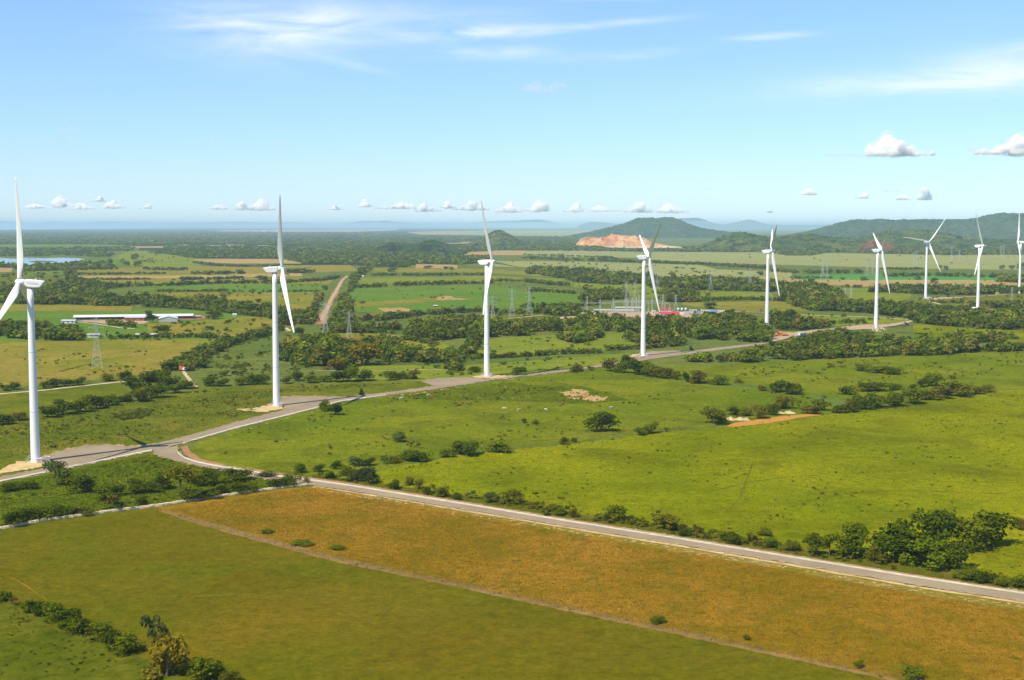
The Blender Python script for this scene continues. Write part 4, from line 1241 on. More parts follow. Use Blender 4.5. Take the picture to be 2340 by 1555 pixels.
nw += wood('woodland', [(205, 685), (330, 685), (500, 693), (600, 705), (600, 712), (450, 702), (330, 696), (300, 700), (215, 700)], 8)
nw += wood('woodland', [(-60, 764), (60, 778), (195, 780), (178, 768), (100, 752), (20, 756), (-60, 752)], 9)
nw += wood('woodland', [(600, 700), (655, 718), (720, 730), (712, 744), (680, 746), (640, 742), (612, 724)], 7, .9)
nw += wood('woodland', [(700, 722), (722, 692), (738, 676), (724, 706), (706, 735)], 6, .8)
nw += wood('woodland', [(772, 704), (792, 672), (800, 690), (802, 730), (776, 752), (752, 752), (758, 736), (766, 722)], 6)
nw += wood('woodland', [(804, 637), (834, 612), (850, 618), (818, 640), (804, 668), (796, 668)], 7)
nw += wood('woodland', [(740, 752), (800, 745), (920, 752), (905, 764), (840, 762), (750, 762)], 6, .8)
nw += wood('woodland', [(640, 825), (700, 838), (800, 845), (790, 825), (880, 812), (850, 800), (760, 785), (660, 800)], 8)
nw += wood('woodland', [(860, 828), (1000, 830), (1055, 832), (1040, 815), (1000, 812), (940, 812), (870, 806)], 7)
nw += wood('woodland', [(1030, 832), (1058, 846), (1040, 850), (1000, 838)], 5)
nw += wood('woodland', [(915, 772), (1000, 780), (1020, 775), (1090, 772), (1180, 770), (1280, 760), (1280, 748), (1160, 745), (1060, 738), (960, 745)], 8)
nw += wood('woodland', [(1050, 812), (1085, 778), (1105, 772), (1080, 805), (1064, 818)], 7)
nw += wood('woodland', [(1275, 778), (1310, 786), (1340, 784), (1378, 770), (1350, 760), (1300, 762)], 7)
nw += wood('woodland', [(1290, 748), (1320, 740), (1350, 732), (1430, 738), (1560, 738), (1640, 735), (1740, 750), (1765, 775), (1750, 785), (1700, 782), (1630, 776), (1600, 782), (1560, 764), (1500, 760), (1420, 760), (1310, 752)], 8)
nw += wood('woodland', [(1430, 785), (1470, 789), (1560, 792), (1560, 778), (1500, 768), (1440, 772)], 7)
nw += wood('woodland', [(1765, 752), (1760, 728), (1830, 735), (1895, 748), (1880, 752), (1830, 756)], 8)
nw += wood('woodland', [(1600, 730), (1640, 724), (1700, 726), (1730, 732), (1690, 738), (1610, 738)], 6, .6)
nw += wood('scrub_woodland', [(1560, 828), (1690, 830), (1860, 822), (2030, 814), (2110, 814), (2240, 807), (2400, 800), (2400, 795), (2240, 800), (2100, 806), (1860, 813), (1700, 822), (1580, 825)], 6.5, 1.0)
nw += wood('scrub_woodland', [(1680, 812), (1760, 790), (1870, 766), (1940, 762), (2060, 772), (2110, 788), (2200, 800), (1860, 812)], 5, .28)
nw += wood('woodland', [(2050, 802), (2090, 790), (2140, 792), (2240, 802), (2150, 812), (2080, 812)], 9)
nw += wood('woodland', [(1790, 690), (1780, 652), (1850, 656), (1900, 664), (1940, 700), (2000, 700), (2050, 704), (2110, 714), (2060, 726), (1980, 716), (1900, 712), (1840, 712)], 9)
nw += wood('woodland', [(2060, 718), (2120, 712), (2200, 722), (2340, 726), (2700, 730), (2700, 760), (2340, 758), (2200, 752), (2090, 738)], 9)
nw += wood('woodland', [(2160, 770), (2200, 776), (2300, 772), (2340, 778), (2240, 784), (2180, 780)], 6, .6)
nw += wood('woodland', [(1600, 640), (1700, 645), (1775, 652), (1775, 668), (1700, 666), (1620, 666), (1480, 655), (1480, 640)], 8)
nw += wood('woodland', [(1200, 626), (1270, 634), (1310, 644), (1390, 652), (1480, 648), (1480, 636), (1400, 630), (1330, 620), (1220, 616)], 9)
nw += wood('woodland', [(1323, 688), (1362, 688), (1430, 684), (1430, 672), (1370, 668), (1330, 676)], 7)
nw += wood('woodland', [(1510, 690), (1580, 692), (1600, 690), (1590, 674), (1530, 668), (1515, 676)], 8)
nw += wood('woodland', [(1246, 721), (1320, 724), (1325, 712), (1260, 708)], 7)
nw += wood('woodland', [(1980, 668), (2080, 672), (2190, 675), (2340, 672), (2700, 674), (2700, 664), (2340, 662), (2180, 664), (2040, 658)], 8)
nw += wood('woodland', [(2275, 646), (2340, 648), (2500, 648), (2500, 636), (2300, 640)], 8)
nw += wood('woodland', [(860, 788), (910, 792), (908, 782), (870, 780)], 6)
nw += wood('scrub_woodland', [(2050, 706), (2110, 700), (2200, 706), (2200, 716), (2110, 714)], 5, .5)
nw += wood('scrub_woodland', [(2220, 700), (2340, 696), (2500, 696), (2500, 704), (2340, 706), (2250, 704)], 5, .5)

for lab, ln, h, kw in [
    ('hedge along the ditch running up to the second turbine', [(395, 848), (450, 818), (520, 788), (590, 770), (645, 756)], 7, dict(thick=14)),
    ('thick hedge end beside the short dirt track', [(392, 852), (420, 850), (442, 842), (440, 828)], 7, dict(thick=16)),
    ('trimmed hedge behind the third turbine, right part', [(1055, 822), (1150, 819), (1250, 813)], 4.2, {}),
    ('broken hedge between the third and fourth turbines', [(1236, 812), (1330, 809), (1372, 808)], 4.5, dict(gap=.15)),
    ('hedge left of the foot of the fourth turbine', [(1390, 802), (1470, 798), (1560, 791)], 4.5, {}),
    ('hedge on the near edge of the bright field, centre', [(780, 738), (860, 735), (960, 722), (1050, 716), (1120, 712)], 8, dict(thick=10)),
    ('hedge between the third turbine and the lattice pylons', [(1120, 718), (1180, 718), (1245, 716)], 7, dict(thick=8)),
    ('hedge behind the lattice pylons left of the substation', [(1195, 704), (1280, 704), (1370, 698)], 7, dict(thick=8)),
    ('broken hedge above the green field left of the substation', [(1205, 666), (1260, 669), (1318, 673)], 6, dict(gap=.2)),
    ('hedge on the far edge of the bright field, left part', [(808, 659), (880, 657)], 8, {}),
    ('hedge on the far edge of the bright field, middle part', [(900, 655), (980, 652), (1060, 650)], 8, {}),
    ('hedge on the far edge of the bright field, right part', [(1064, 650), (1130, 649)], 7, {}),
    ('long straight hedge left of the third turbine hub', [(850, 631), (980, 631), (1110, 630)], 7, {}),
    ('hedge right of the third turbine hub', [(1110, 645), (1200, 645), (1300, 655)], 7, {}),
    ('hedge over the middle of the pale plain', [(1200, 592), (1300, 596), (1380, 598), (1470, 602)], 9, dict(thick=20)),
    ('hedge over the pale plain right of the fourth turbine', [(1490, 602), (1600, 606), (1700, 612), (1760, 616)], 9, {}),
    ('hedge over the pale plain behind the fifth turbine', [(1760, 622), (1850, 626), (1980, 625)], 9, dict(thick=25)),
    ('hedge over the pale plain left of the seventh turbine', [(2010, 616), (2060, 617), (2112, 616)], 6, {}),
    ('hedge behind the seventh and eighth turbines', [(2030, 634), (2130, 632), (2240, 635), (2340, 636), (2450, 637)], 9, dict(thick=20)),
    ('hedge beside the vivid green strip, left end', [(1810, 637), (1860, 637), (1900, 637)], 5, {}),
    ('hedge under the narrow green field by the fifth turbine', [(1560, 690), (1640, 688), (1700, 686), (1750, 688), (1790, 690)], 6, {}),
    ('row of round bushes left of the sixth turbine', [(1925, 657), (1970, 658)], 5, dict(gap=.3)),
    ('upper hedge between the tan strips at left', [(178, 629), (250, 629), (316, 628), (378, 627)], 6, {}),
    ('lower hedge between the tan strips at left', [(180, 640), (260, 641), (342, 640)], 5, {}),
    ('hedge below the tan strips at left', [(245, 657), (330, 655), (400, 654)], 8, {}),
    ('upper hedge left of the second turbine hub', [(438, 627), (500, 627), (562, 626)], 7, {}),
    ('middle hedge left of the second turbine hub', [(412, 640), (480, 640), (560, 637)], 6, {}),
    ('lower hedge left of the second turbine hub', [(400, 654), (465, 650), (560, 649), (630, 648)], 8, {}),
    ('slanting hedge beyond the tan field', [(443, 602), (500, 609), (560, 611), (640, 610)], 7, {}),
    ('hedge right of the second turbine hub', [(656, 624), (715, 623)], 8, {}),
    ('hedge reaching the red dirt track from the left', [(620, 650), (680, 646), (740, 642), (772, 636)], 7, {}),
    ('low hedge between the green strips left of the dirt track', [(362, 667), (440, 668), (520, 666)], 4.5, {}),
    ('sparse low hedge left of the dirt track', [(530, 668), (620, 668), (730, 668)], 4, dict(gap=.5)),
    ('hedge beyond the small lake field', [(332, 618), (400, 619), (428, 618)], 8, {}),
    ('short hedge among the meadows right of the lake', [(322, 599), (352, 599)], 5, {}),
    ('hedge beyond the farm', [(330, 702), (420, 706), (520, 716), (600, 726)], 7, {}),
    ('hedge in front of the farm sheds', [(230, 775), (320, 774), (400, 773), (440, 772), (500, 775)], 5.5, dict(gap=.12)),
    ('hedge of garden trees before the red barn', [(246, 744), (290, 748), (318, 750)], 6, dict(thick=14)),
    ('scattered hedge among the meadows below the third hill', [(1200, 584), (1260, 586), (1400, 590)], 6, dict(gap=.4)),
    ('low hedge below the dirt track end', [(870, 782), (930, 778), (1000, 790)], 4.5, dict(gap=.2)),
    ('hedge right of the sixth turbine', [(1890, 742), (1930, 740), (1975, 738)], 5, {}),
    ('hedge between the fields behind the eighth turbine', [(2130, 692), (2200, 694), (2290, 696), (2340, 697)], 4.5, dict(gap=.35)),
]:
    hedge(lab, ln, h, **kw)

# loose trees on the far meadows
pts = []
for (x0, yt, x1, yb) in [(3, 625, 24, 634), (24, 623, 36, 629), (84, 628, 99, 636), (128, 637, 146, 650), (110, 638, 118, 644), (300, 580, 317, 594), (306, 596, 324, 609), (282, 597, 296, 607), (226, 595, 240, 606), (246, 592, 258, 608), (3, 597, 11, 603), (148, 630, 158, 645), (158, 640, 174, 654), (466, 618, 488, 629), (506, 618, 528, 628), (540, 616, 558, 627), (656, 612, 712, 624), (584, 630, 612, 640), (415, 632, 452, 640), (502, 670, 518, 682), (585, 683, 599, 692), (716, 662, 728, 672), (735, 652, 748, 664), (670, 705, 692, 722), (716, 672, 730, 690),
                         (1286, 593, 1300, 600), (1366, 585, 1392, 594), (1390, 588, 1410, 598), (1274, 580, 1290, 592), (1332, 656, 1344, 664), (1348, 660, 1356, 667), (1400, 660, 1416, 672), (1416, 668, 1432, 680), (1362, 660, 1384, 672), (1244, 640, 1262, 652), (1528, 622, 1544, 632), (1460, 610, 1468, 614), (1540, 610, 1552, 614), (1576, 612, 1590, 616), (1688, 622, 1698, 628), (1730, 620, 1746, 630), (1920, 634, 1932, 640), (1965, 632, 1980, 642), (2088, 632, 2104, 640), (2284, 606, 2296, 616), (2306, 606, 2320, 616), (2326, 600, 2350, 618), (2156, 608, 2166, 618), (2144, 606, 2152, 614), (1066, 598, 1080, 602), (968, 607, 988, 614), (1012, 609, 1024, 616), (1026, 610, 1036, 618), (886, 611, 906, 622), (818, 688, 836, 694), (800, 684, 812, 694), (1610, 690, 1640, 706), (1612, 668, 1624, 682), (1380, 788, 1390, 796), (1292, 794, 1306, 806), (1120, 800, 1135, 806)]:
    g = gp((x0 + x1) / 2, yb)
    s = ppm(yb)
    d = math.hypot(g[0], g[1])
    pts.append((g[0], g[1], (x1 - x0) / s, (yb - yt) / s, d, x0, yb))
lone_n = {}
for i, q in enumerate(sorted(pts, key=lambda q: q[5])):
    c = hue()
    o = mass('tree', [[0, 0, q[2], q[3], *c, 0]])
    o.location = (q[0], q[1], 0)
    far = 'far out on the plain' if q[4] > 2600 else 'on the nearer meadows'
    land = 'left of the second turbine' if q[5] < 640 else 'between second and third turbines' if q[5] < 1110 else 'between third and fourth turbines' if q[5] < 1470 else 'between fourth and sixth turbines' if q[5] < 2000 else 'right of the sixth turbine'
    k_ = lone_n[far, land] = lone_n.get((far, land), -1) + 1
    tag(o, f'small tree {far}, {land}, {ORD[k_]} from left', 'tree', f'lone trees {far}, {land}')

# low weeds and shrubs nobody could count
def speckle(name, poly, n, hmin, hmax, hues, lod=2, wm=1.6):
    poly = np.array(poly, float)
    W = np.array([gp(*p)[:2] for p in poly])
    lo, hi = W.min(0), W.max(0)
    P = RNG.uniform(lo, hi, (n * 16, 2))
    P = P[in_poly(P, W)]
    k = np.sin(P[:, 0] / 19 + 1) * np.sin(P[:, 1] / 27 + 2) + .7 * np.sin(P[:, 0] / 8 - P[:, 1] / 13) + RNG.normal(size=len(P)) * .45
    P = P[k > .15][:n]
    pts = []
    for x, y in P:
        h = hmin + (hmax - hmin) * random.random() ** 1.7
        c = HUES[random.choice(hues)]
        j = random.uniform(.8, 1.2)
        pts.append([x, y, h * wm * random.uniform(.7, 1.4), h, c[0] * j, c[1] * j, c[2] * j, lod])
    tag(mass(name, pts), kind='stuff')


PAST = [(900, 1072), (1100, 1036), (1480, 994), (1880, 952), (2280, 896), (2340, 893), (2340, 1350), (1821, 1270), (1295, 1184), (860, 1110)]
CATT = [(470, 1010), (720, 940), (1000, 893), (1231, 862), (1380, 846), (1620, 884), (1840, 904), (1920, 940), (1640, 970), (1300, 1012), (1100, 1028), (760, 1090), (520, 1062)]
speckle('weeds', PAST, 520, .25, .7, ['green', 'olive', 'dark green'], 3, 2.2)
speckle('weeds', CATT, 420, .3, .9, ['green', 'olive', 'dark green', 'brownish'], 3, 2.0)
speckle('weeds', [(1400, 848), (1840, 896), (2020, 922), (2280, 888), (2340, 884), (2340, 806), (2030, 818), (1690, 836)], 320, .4, 1.3, ['green', 'olive', 'dark green'], 3, 1.8)
speckle('weeds', [(0, 1050), (0, 972), (140, 948), (300, 920), (470, 892), (640, 884), (950, 876), (640, 900), (610, 930), (430, 990), (340, 1010), (230, 1012), (120, 1030)], 520, .3, 1.0, ['green', 'olive', 'dark green', 'brownish'], 3, 2.0)
speckle('weeds', [(235, 930), (300, 926), (350, 935), (335, 958), (270, 960)], 130, .6, 1.5, ['green', 'olive', 'grey green'], 2, 1.8)
speckle('weeds', [(0, 1206), (0, 1110), (110, 1092), (340, 1040), (440, 1070), (690, 1108), (420, 1142), (200, 1176)], 190, .3, 1.0, ['green', 'dark green', 'green', 'olive'], 2, 1.9)
speckle('weeds', [(0, 1550), (0, 1380), (160, 1440), (320, 1510), (400, 1554)], 140, .15, .5, ['green', 'dark green', 'olive'], 2, 1.9)
speckle('weeds', [(920, 912), (1030, 890), (1300, 886), (1420, 912), (1300, 922)], 260, .3, .8, ['green', 'dark green'], 3, 2.2)
speckle('weeds', [(640, 1080), (760, 1096), (1041, 1139), (1295, 1181), (1560, 1223), (1821, 1266), (2082, 1308), (2340, 1346), (2340, 1330), (2082, 1290), (1821, 1246), (1560, 1204), (1295, 1164), (1041, 1122), (760, 1082)], 1000, .3, 1.5, ['green', 'olive', 'olive', 'brownish'], 2, 1.5)
speckle('weeds', [(362, 1164), (560, 1222), (760, 1274), (1300, 1390), (1700, 1476), (2050, 1552), (2060, 1560), (1700, 1486), (1300, 1400), (760, 1286), (560, 1232)], 300, .15, .4, ['brownish', 'olive', 'brownish'], 3, 2.0)
speckle('weeds', [(1400, 990), (1640, 976), (1560, 984)], 20, .3, .8, ['olive'], 3)
speckle('weeds', [(1580, 935), (1840, 905), (1900, 925), (1700, 950)], 60, .4, 1.2, ['green', 'olive'], 2)


for poly, n, h0, h1 in [([(650, 765), (960, 765), (1050, 812), (1440, 806), (1300, 845), (960, 868), (650, 862)], 220, .8, 2.6),
                        ([(1060, 782), (1460, 764), (1480, 792), (1250, 810), (1060, 815)], 60, .7, 2.0),
                        ([(430, 800), (620, 770), (630, 870), (480, 880), (420, 850)], 130, .8, 2.8),
                        ([(0, 800), (390, 800), (380, 850), (0, 890)], 90, .6, 1.8),
                        ([(230, 742), (620, 730), (560, 790), (240, 778)], 130, .8, 3.0),
                        ([(800, 655), (1200, 652), (1330, 695), (1000, 712), (800, 712)], 70, .8, 3.0),
                        ([(950, 728), (1200, 714), (1340, 718), (1330, 738), (1180, 742), (960, 740)], 80, .8, 2.4),
                        ([(1200, 648), (1480, 650), (1640, 668), (1480, 684), (1280, 655)], 110, 1.2, 4.5),
                        ([(1680, 812), (1860, 768), (2060, 774), (2200, 802), (1860, 812)], 260, .8, 3.2),
                        ([(1780, 716), (2088, 730), (1940, 748), (1800, 742)], 90, .8, 3.0),
                        ([(2010, 690), (2340, 668), (2340, 722), (2120, 716)], 150, .8, 3.2),
                        ([(2085, 741), (2340, 758), (2340, 784), (2100, 776)], 50, .8, 2.4),
                        ([(1490, 576), (2340, 583), (2340, 616), (1600, 600)], 60, 1.5, 4.5),
                        ([(1131, 598), (1600, 606), (1800, 622), (1800, 640), (1480, 630)], 80, 1.5, 4.5),
                        ([(40, 621), (145, 620), (150, 650), (0, 655)], 60, 1.5, 5.0),
                        ([(200, 640), (755, 636), (745, 690), (330, 676)], 160, 1.0, 3.5),
                        ([(1740, 638), (2340, 642), (2340, 657), (1980, 656)], 40, 1.0, 3.0),
                        ([(300, 575), (450, 575), (460, 610), (300, 610)], 50, 1.5, 5.0)]:
    speckle('scrub', poly, n, h0, h1, ['green', 'olive', 'dark green', 'dark green'], 3 if poly[0][1] < 700 else 2, 1.5)


def tufts(name, poly, n, h, col, jcol):
    """upright grass tussocks: three crossed blades each"""
    W = np.array([gp(*p)[:2] for p in poly])
    lo, hi = W.min(0), W.max(0)
    P = RNG.uniform(lo, hi, (int(n * 4), 2))
    P = P[in_poly(P, W)][:n]
    n = len(P)
    hh = h * RNG.uniform(.5, 1.4, n)
    Vs = []
    for k in range(2):
        a = RNG.uniform(0, PI, n)
        wx, wy = np.cos(a) * hh * .75, np.sin(a) * hh * .75
        lx, ly = RNG.normal(size=n) * hh * .3, RNG.normal(size=n) * hh * .3
        z0 = np.full(n, -.02)
        Vs.append(np.stack([np.stack([P[:, 0] - wx, P[:, 1] - wy, z0], 1), np.stack([P[:, 0] + wx, P[:, 1] + wy, z0], 1), np.stack([P[:, 0] + wx * .7 + lx, P[:, 1] + wy * .7 + ly, hh], 1), np.stack([P[:, 0] - wx * .7 + lx, P[:, 1] - wy * .7 + ly, hh * .9], 1)], 1).reshape(-1, 3))
    V_ = np.concatenate(Vs)
    c = np.array(col)[None, :] * (1 + RNG.uniform(-jcol, jcol, (n, 1))) * (1 + RNG.uniform(-.12, .12, (n, 3)))
    c = np.concatenate([c, np.ones((n, 1))], 1)
    C_ = np.tile(np.repeat(c, 4, 0), (2, 1))
    T_ = np.tile(np.repeat(RNG.uniform(.3, .8, n), 4), 2)
    tag(link(name, np_mesh(name, V_, np.arange(len(V_)).reshape(-1, 4), M['leaf_mass'], {'tint': ('FLOAT', T_), 'col': ('FLOAT_COLOR', C_)})), kind='stuff')


tufts('grass', [(380, 1166), (700, 1116), (1295, 1222), (2340, 1396), (2340, 1600), (2080, 1556), (1300, 1392), (760, 1276), (560, 1222)], 70000, .16, alb(174, 140, 36), .2)
tufts('grass', [(0, 1216), (360, 1168), (760, 1284), (1300, 1400), (2050, 1560), (460, 1560), (160, 1418), (0, 1362)], 30000, .13, alb(120, 120, 20), .2)
tufts('grass', PAST, 50000, .20, alb(140, 154, 20), .2)
tufts('grass', CATT, 22000, .22, alb(130, 144, 30), .25)
tufts('grass', [(0, 1206), (0, 1110), (340, 1040), (440, 1070), (690, 1108), (420, 1142), (200, 1176)], 10000, .26, alb(110, 126, 28), .3)
tufts('grass', [(0, 1050), (0, 972), (300, 920), (640, 884), (950, 876), (640, 900), (620, 928), (420, 990), (340, 1010), (230, 1012), (120, 1030)], 12000, .26, alb(112, 124, 34), .3)

row('in the brown field beside the wire fence', [((598, 1212, 628, 1220), 'green'), ((664, 1237, 706, 1246), 'green'), ((688, 1243, 716, 1250), 'olive'), ((756, 1250, 794, 1258), 'green'), ((1486, 1410, 1520, 1428), 'green'), ((1700, 1452, 1716, 1464), 'olive')], 'low bushes in the brown field')
row('at the bottom edge of the brown field', [((1950, 1510, 1974, 1528), 'green'), ((2062, 1528, 2112, 1556), 'green')], 'low bushes in the brown field')

# ------------------------------------------------------------------ wind turbines
R_B, HUB_H, OVER, TILT, CONE = 43.5, 78.0, 4.4, math.radians(5), math.radians(2.5)


def blade_mesh():
    st = [(0.9, .95, 1.9, 1.9, 0, 0), (2.0, .95, 1.9, 1.8, 0, 0), (4.0, 1.0, 2.3, 1.25, .18, 16), (6.5, 1.0, 3.0, .85, .42, 14), (9.0, 1.0, 3.35, .66, .55, 12), (13, 1.0, 3.0, .52, .48, 8.5), (18, 1, 2.5, .40, .38, 5.5), (24, 1, 2.0, .30, .28, 3), (30, 1, 1.58, .22, .2, 1.2), (36, 1, 1.2, .16, .14, .2), (40.5, 1, .86, .11, .09, -.5), (42.8, 1, .5, .07, .04, -.6), (43.5, 1, .12, .03, 0, -.6)]
    rings = []
    n = 14
    for (r, _, ch, th, off, tw) in st:
        tw = math.radians(tw - 84)          # pitched out of the wind, as the photograph shows
        ring = []
        for i in range(n):
            a = 2 * PI * i / n
            x = math.cos(a) * ch / 2
            yy = math.sin(a) * th / 2
            if r > 3:
                yy *= (1 - .55 * (x / (ch / 2) + 1) / 2) if x > 0 else 1       # thin towards the trailing edge
                yy *= 1.15
            x += off
            ring.append((yy * math.cos(tw) + x * math.sin(tw) + .0012 * r * r * .6, x * math.cos(tw) - yy * math.sin(tw), r))
        rings.append(ring)
    b = MB()
    b.loft(rings)
    return b.mesh('blade', M['white'], True)


def lathe(profile, n, axis='z'):
    rings = []
    for h, r in profile:
        ring = []
        for i in range(n):
            a = 2 * PI * i / n
            p = (r * math.cos(a), r * math.sin(a), h)
            ring.append(p if axis == 'z' else (p[2], p[0], p[1]))
        rings.append(ring)
    return rings


def turbine_meshes():
    me = {}
    b = MB()
    prof = [(-.2, 2.0), (0.4, 2.0)] + [(z, 2.0 - .72 * z / 75.6) for z in (10, 20, 30, 40, 50, 60, 70, 75.6)]
    b.loft(lathe(prof, 40))
    me['tower'] = b.mesh('tower', M['white'], True)
    b = MB()
    for z in (22, 48):
        r = 2.0 - .72 * z / 75.6 + .03
        b.loft(lathe([(z - .09, r), (z + .09, r - .001)], 40))
    b.loft(lathe([(75.6, 1.42), (76.0, 1.42)], 32))
    me['flange'] = b.mesh('flange', M['grey_box'], True)
    # nacelle: side outline (u back from hub, v up), extruded with pinched edges
    out = [(2.5, 1.0), (3.0, 1.42), (6.2, 1.46), (9.2, 1.36), (10.6, 1.18), (10.2, .2), (9.2, -1.35), (8.6, -1.75), (6.5, -2.0), (4.0, -2.0), (3.0, -1.55), (2.5, -1.0)]
    b = MB()
    rings = []
    cu, cv = 6.4, -.2
    for y, k in ((-1.72, .80), (-1.62, .93), (-1.35, 1.0), (1.35, 1.0), (1.62, .93), (1.72, .80)):
        rings.append([(-(cu + (u - cu) * (1 - (1 - k) * .35)), y, cv + (v - cv) * k) for u, v in out])
    b.loft(rings)
    me['nacelle'] = b.mesh('nacelle', M['white'])
    b = MB()
    b.box((-6.9, .3, 1.85), (.9, .7, .5))
    b.tube((-8.4, -.5, 1.3), (-8.4, -.5, 2.7), .05, .04, 5)
    b.tube((-8.4, .5, 1.3), (-8.4, .5, 2.7), .05, .04, 5)
    b.tube((-8.4, -.75, 2.5), (-8.4, .75, 2.5), .04, .04, 5)
    me['wind_vane'] = b.mesh('wind_vane', M['grey_box'])
    b = MB()
    b.loft(lathe([(-2.45, 1.30), (-1.4, 1.38), (-.9, 1.45), (.5, 1.42), (1.1, 1.2), (1.6, .8), (1.85, .42), (1.95, .05)], 28, 'x'))
    me['hub'] = b.mesh('hub', M['white'], True)
    b = MB()
    b.loft(lathe([(-2.56, 1.12), (-2.46, 1.12)], 28, 'x'))
    me['hub_collar'] = b.mesh('hub_collar', M['dark'], True)
    me['blade'] = blade_mesh()
    b = MB()
    b.loft(lathe([(-.3, 3.6), (.25, 3.5)], 24))
    me['foundation'] = b.mesh('foundation', M['kerb'])
    b = MB()
    for k in range(7):
        b.box((-2.1 - .32 * (6 - k), -1.1, .25 + .3 * k), (.34, 1.0, .06))
    for sy in (-.55, .55):
        b.tube((-4.2, -1.1 + sy, .2), (-2.0, -1.1 + sy, 2.2), .06, .06, 5)
        b.tube((-4.2, -1.1 + sy, 1.2), (-2.0, -1.1 + sy, 3.2), .05, .05, 5)
    b.box((-1.85, -1.1, 2.1), (.9, 1.2, .08))
    me['stairs'] = b.mesh('stairs', M['steel'])
    b = MB()
    b.box((-1.83, -.85, 3.15), (.12, 1.0, 2.1), .43)
    me['door'] = b.mesh('door', M['grey_box'])
    return me


TM = turbine_meshes()
# (foot pixel, hub yaw: direction the rotor faces from +X counter-clockwise, blade phase, tower scale, label)
TURB = [((81.5, 1056), -176, 4, 1.0, 'nearest white turbine at far left, rotor facing left, lettering on its nacelle'),
        ((632, 928), 9, 98, 1.0, 'second white turbine from the left, one blade pointing towards the camera'),
        ((1112.5, 860), -25, 98, 1.0, 'third white turbine from the left, in front of the bright green field'),
        ((1469.5, 814), 8, 68, 1.0, 'fourth white turbine from the left, in front of the substation'),
        ((1752, 760), -8, 63, 1.0, 'fifth white turbine from the left, crane truck parked at its foot'),
        ((2001.5, 751), 0, 68, 1.0, 'sixth white turbine from the left, red quarry behind its rotor'),
        ((2115, 682.5), 38, 80, 1.01, 'seventh white turbine from the left, one blade stretched out level to the left'),
        ((2234, 709), -51, 97, 1.0, 'eighth white turbine from the left, white tower section lying at its foot'),
        ((2329, 672), 172, 0, 1.0, 'ninth white turbine, cut by the right edge of the photo')]
T_POS = []
for k, (px, yaw, ph, sc, lab) in enumerate(TURB):
    g = gp(*px)
    T_POS.append(g)
    root = empty('wind_turbine', (g[0], g[1], 0))
    tag(root, lab, 'wind turbine', 'wind turbines along the access road')
    root.scale = (1, 1, sc)
    link('foundation', TM['foundation'], root)
    tw = link('tower', TM['tower'], root)
    link('flange', TM['flange'], tw)
    link('door', TM['door'], tw)
    link('stairs', TM['stairs'], root)
    yw = math.radians(yaw)
    ax = Vector((math.cos(yw) * math.cos(TILT), math.sin(yw) * math.cos(TILT), math.sin(TILT)))
    hubp = Vector((0, 0, HUB_H)) + ax * OVER
    from mathutils import Matrix
    e1 = Vector((-math.sin(yw), math.cos(yw), 0))
    e2 = ax.cross(e1)
    rot = Matrix((ax, e1, e2)).transposed()          # local x along the axis, z up
    base = Matrix.Translation(hubp) @ rot.to_4x4()
    na_ = link('nacelle', TM['nacelle'], root)
    na_.matrix_local = base
    link('wind_vane', TM['wind_vane'], na_)
    hb = link('hub', TM['hub'], root)
    hb.matrix_local = base
    link('hub_collar', TM['hub_collar'], hb)
    for i in range(3):
        th = math.radians(ph + 120 * i)
        d = e2 * math.cos(th) + e1 * math.sin(th)
        d = (d * math.cos(CONE) + ax * math.sin(CONE)).normalized()
        xx = (ax - d * ax.dot(d)).normalized()
        yy = d.cross(xx)
        bl = link('blade', TM['blade'], root)
        bl.matrix_local = Matrix.Translation(hubp) @ Matrix((xx, yy, d)).transposed().to_4x4() @ Matrix.Rotation(math.radians(74 if k == 6 else 0), 4, 'Z') @ Matrix.Diagonal((1, 1, 1.025, 1))
    if k == 0:
        cu = bpy.data.curves.new('lettering', 'FONT')
        cu.body = 'Gamesa'
        cu.size = 1.15
        cu.extrude = .01
        cu.align_x = 'CENTER'
        tmp = bpy.data.objects.new('tmp_text', cu)
        COL.objects.link(tmp)
        bpy.context.view_layer.update()
        me_txt = bpy.data.meshes.new_from_object(tmp.evaluated_get(bpy.context.evaluated_depsgraph_get()))
        bpy.data.objects.remove(tmp)
        me_txt.materials.clear()
        me_txt.materials.append(M['lettering'])
        for side in (1, -1):
            tx = link('lettering', me_txt, na_)
            # upright on the flank of the nacelle, readable from outside
            if side > 0:
                tx.matrix_local = Matrix.Translation((-6.6, 1.735, -.45)) @ Matrix(((-1, 0, 0), (0, 0, 1), (0, 1, 0))).to_4x4()
            else:
                tx.matrix_local = Matrix.Translation((-6.6, -1.735, -.45)) @ Matrix(((1, 0, 0), (0, 0, -1), (0, 1, 0))).to_4x4()
        b = MB()
        for side in (1, -1):
            y_ = 1.735 * side
            b.add([(-3.6, y_, -.1), (-4.4, y_, .25), (-4.15, y_, -.05), (-4.5, y_, -.4)], [(0, 1, 2, 3)])
        b.build('emblem', M['lettering'], na_)

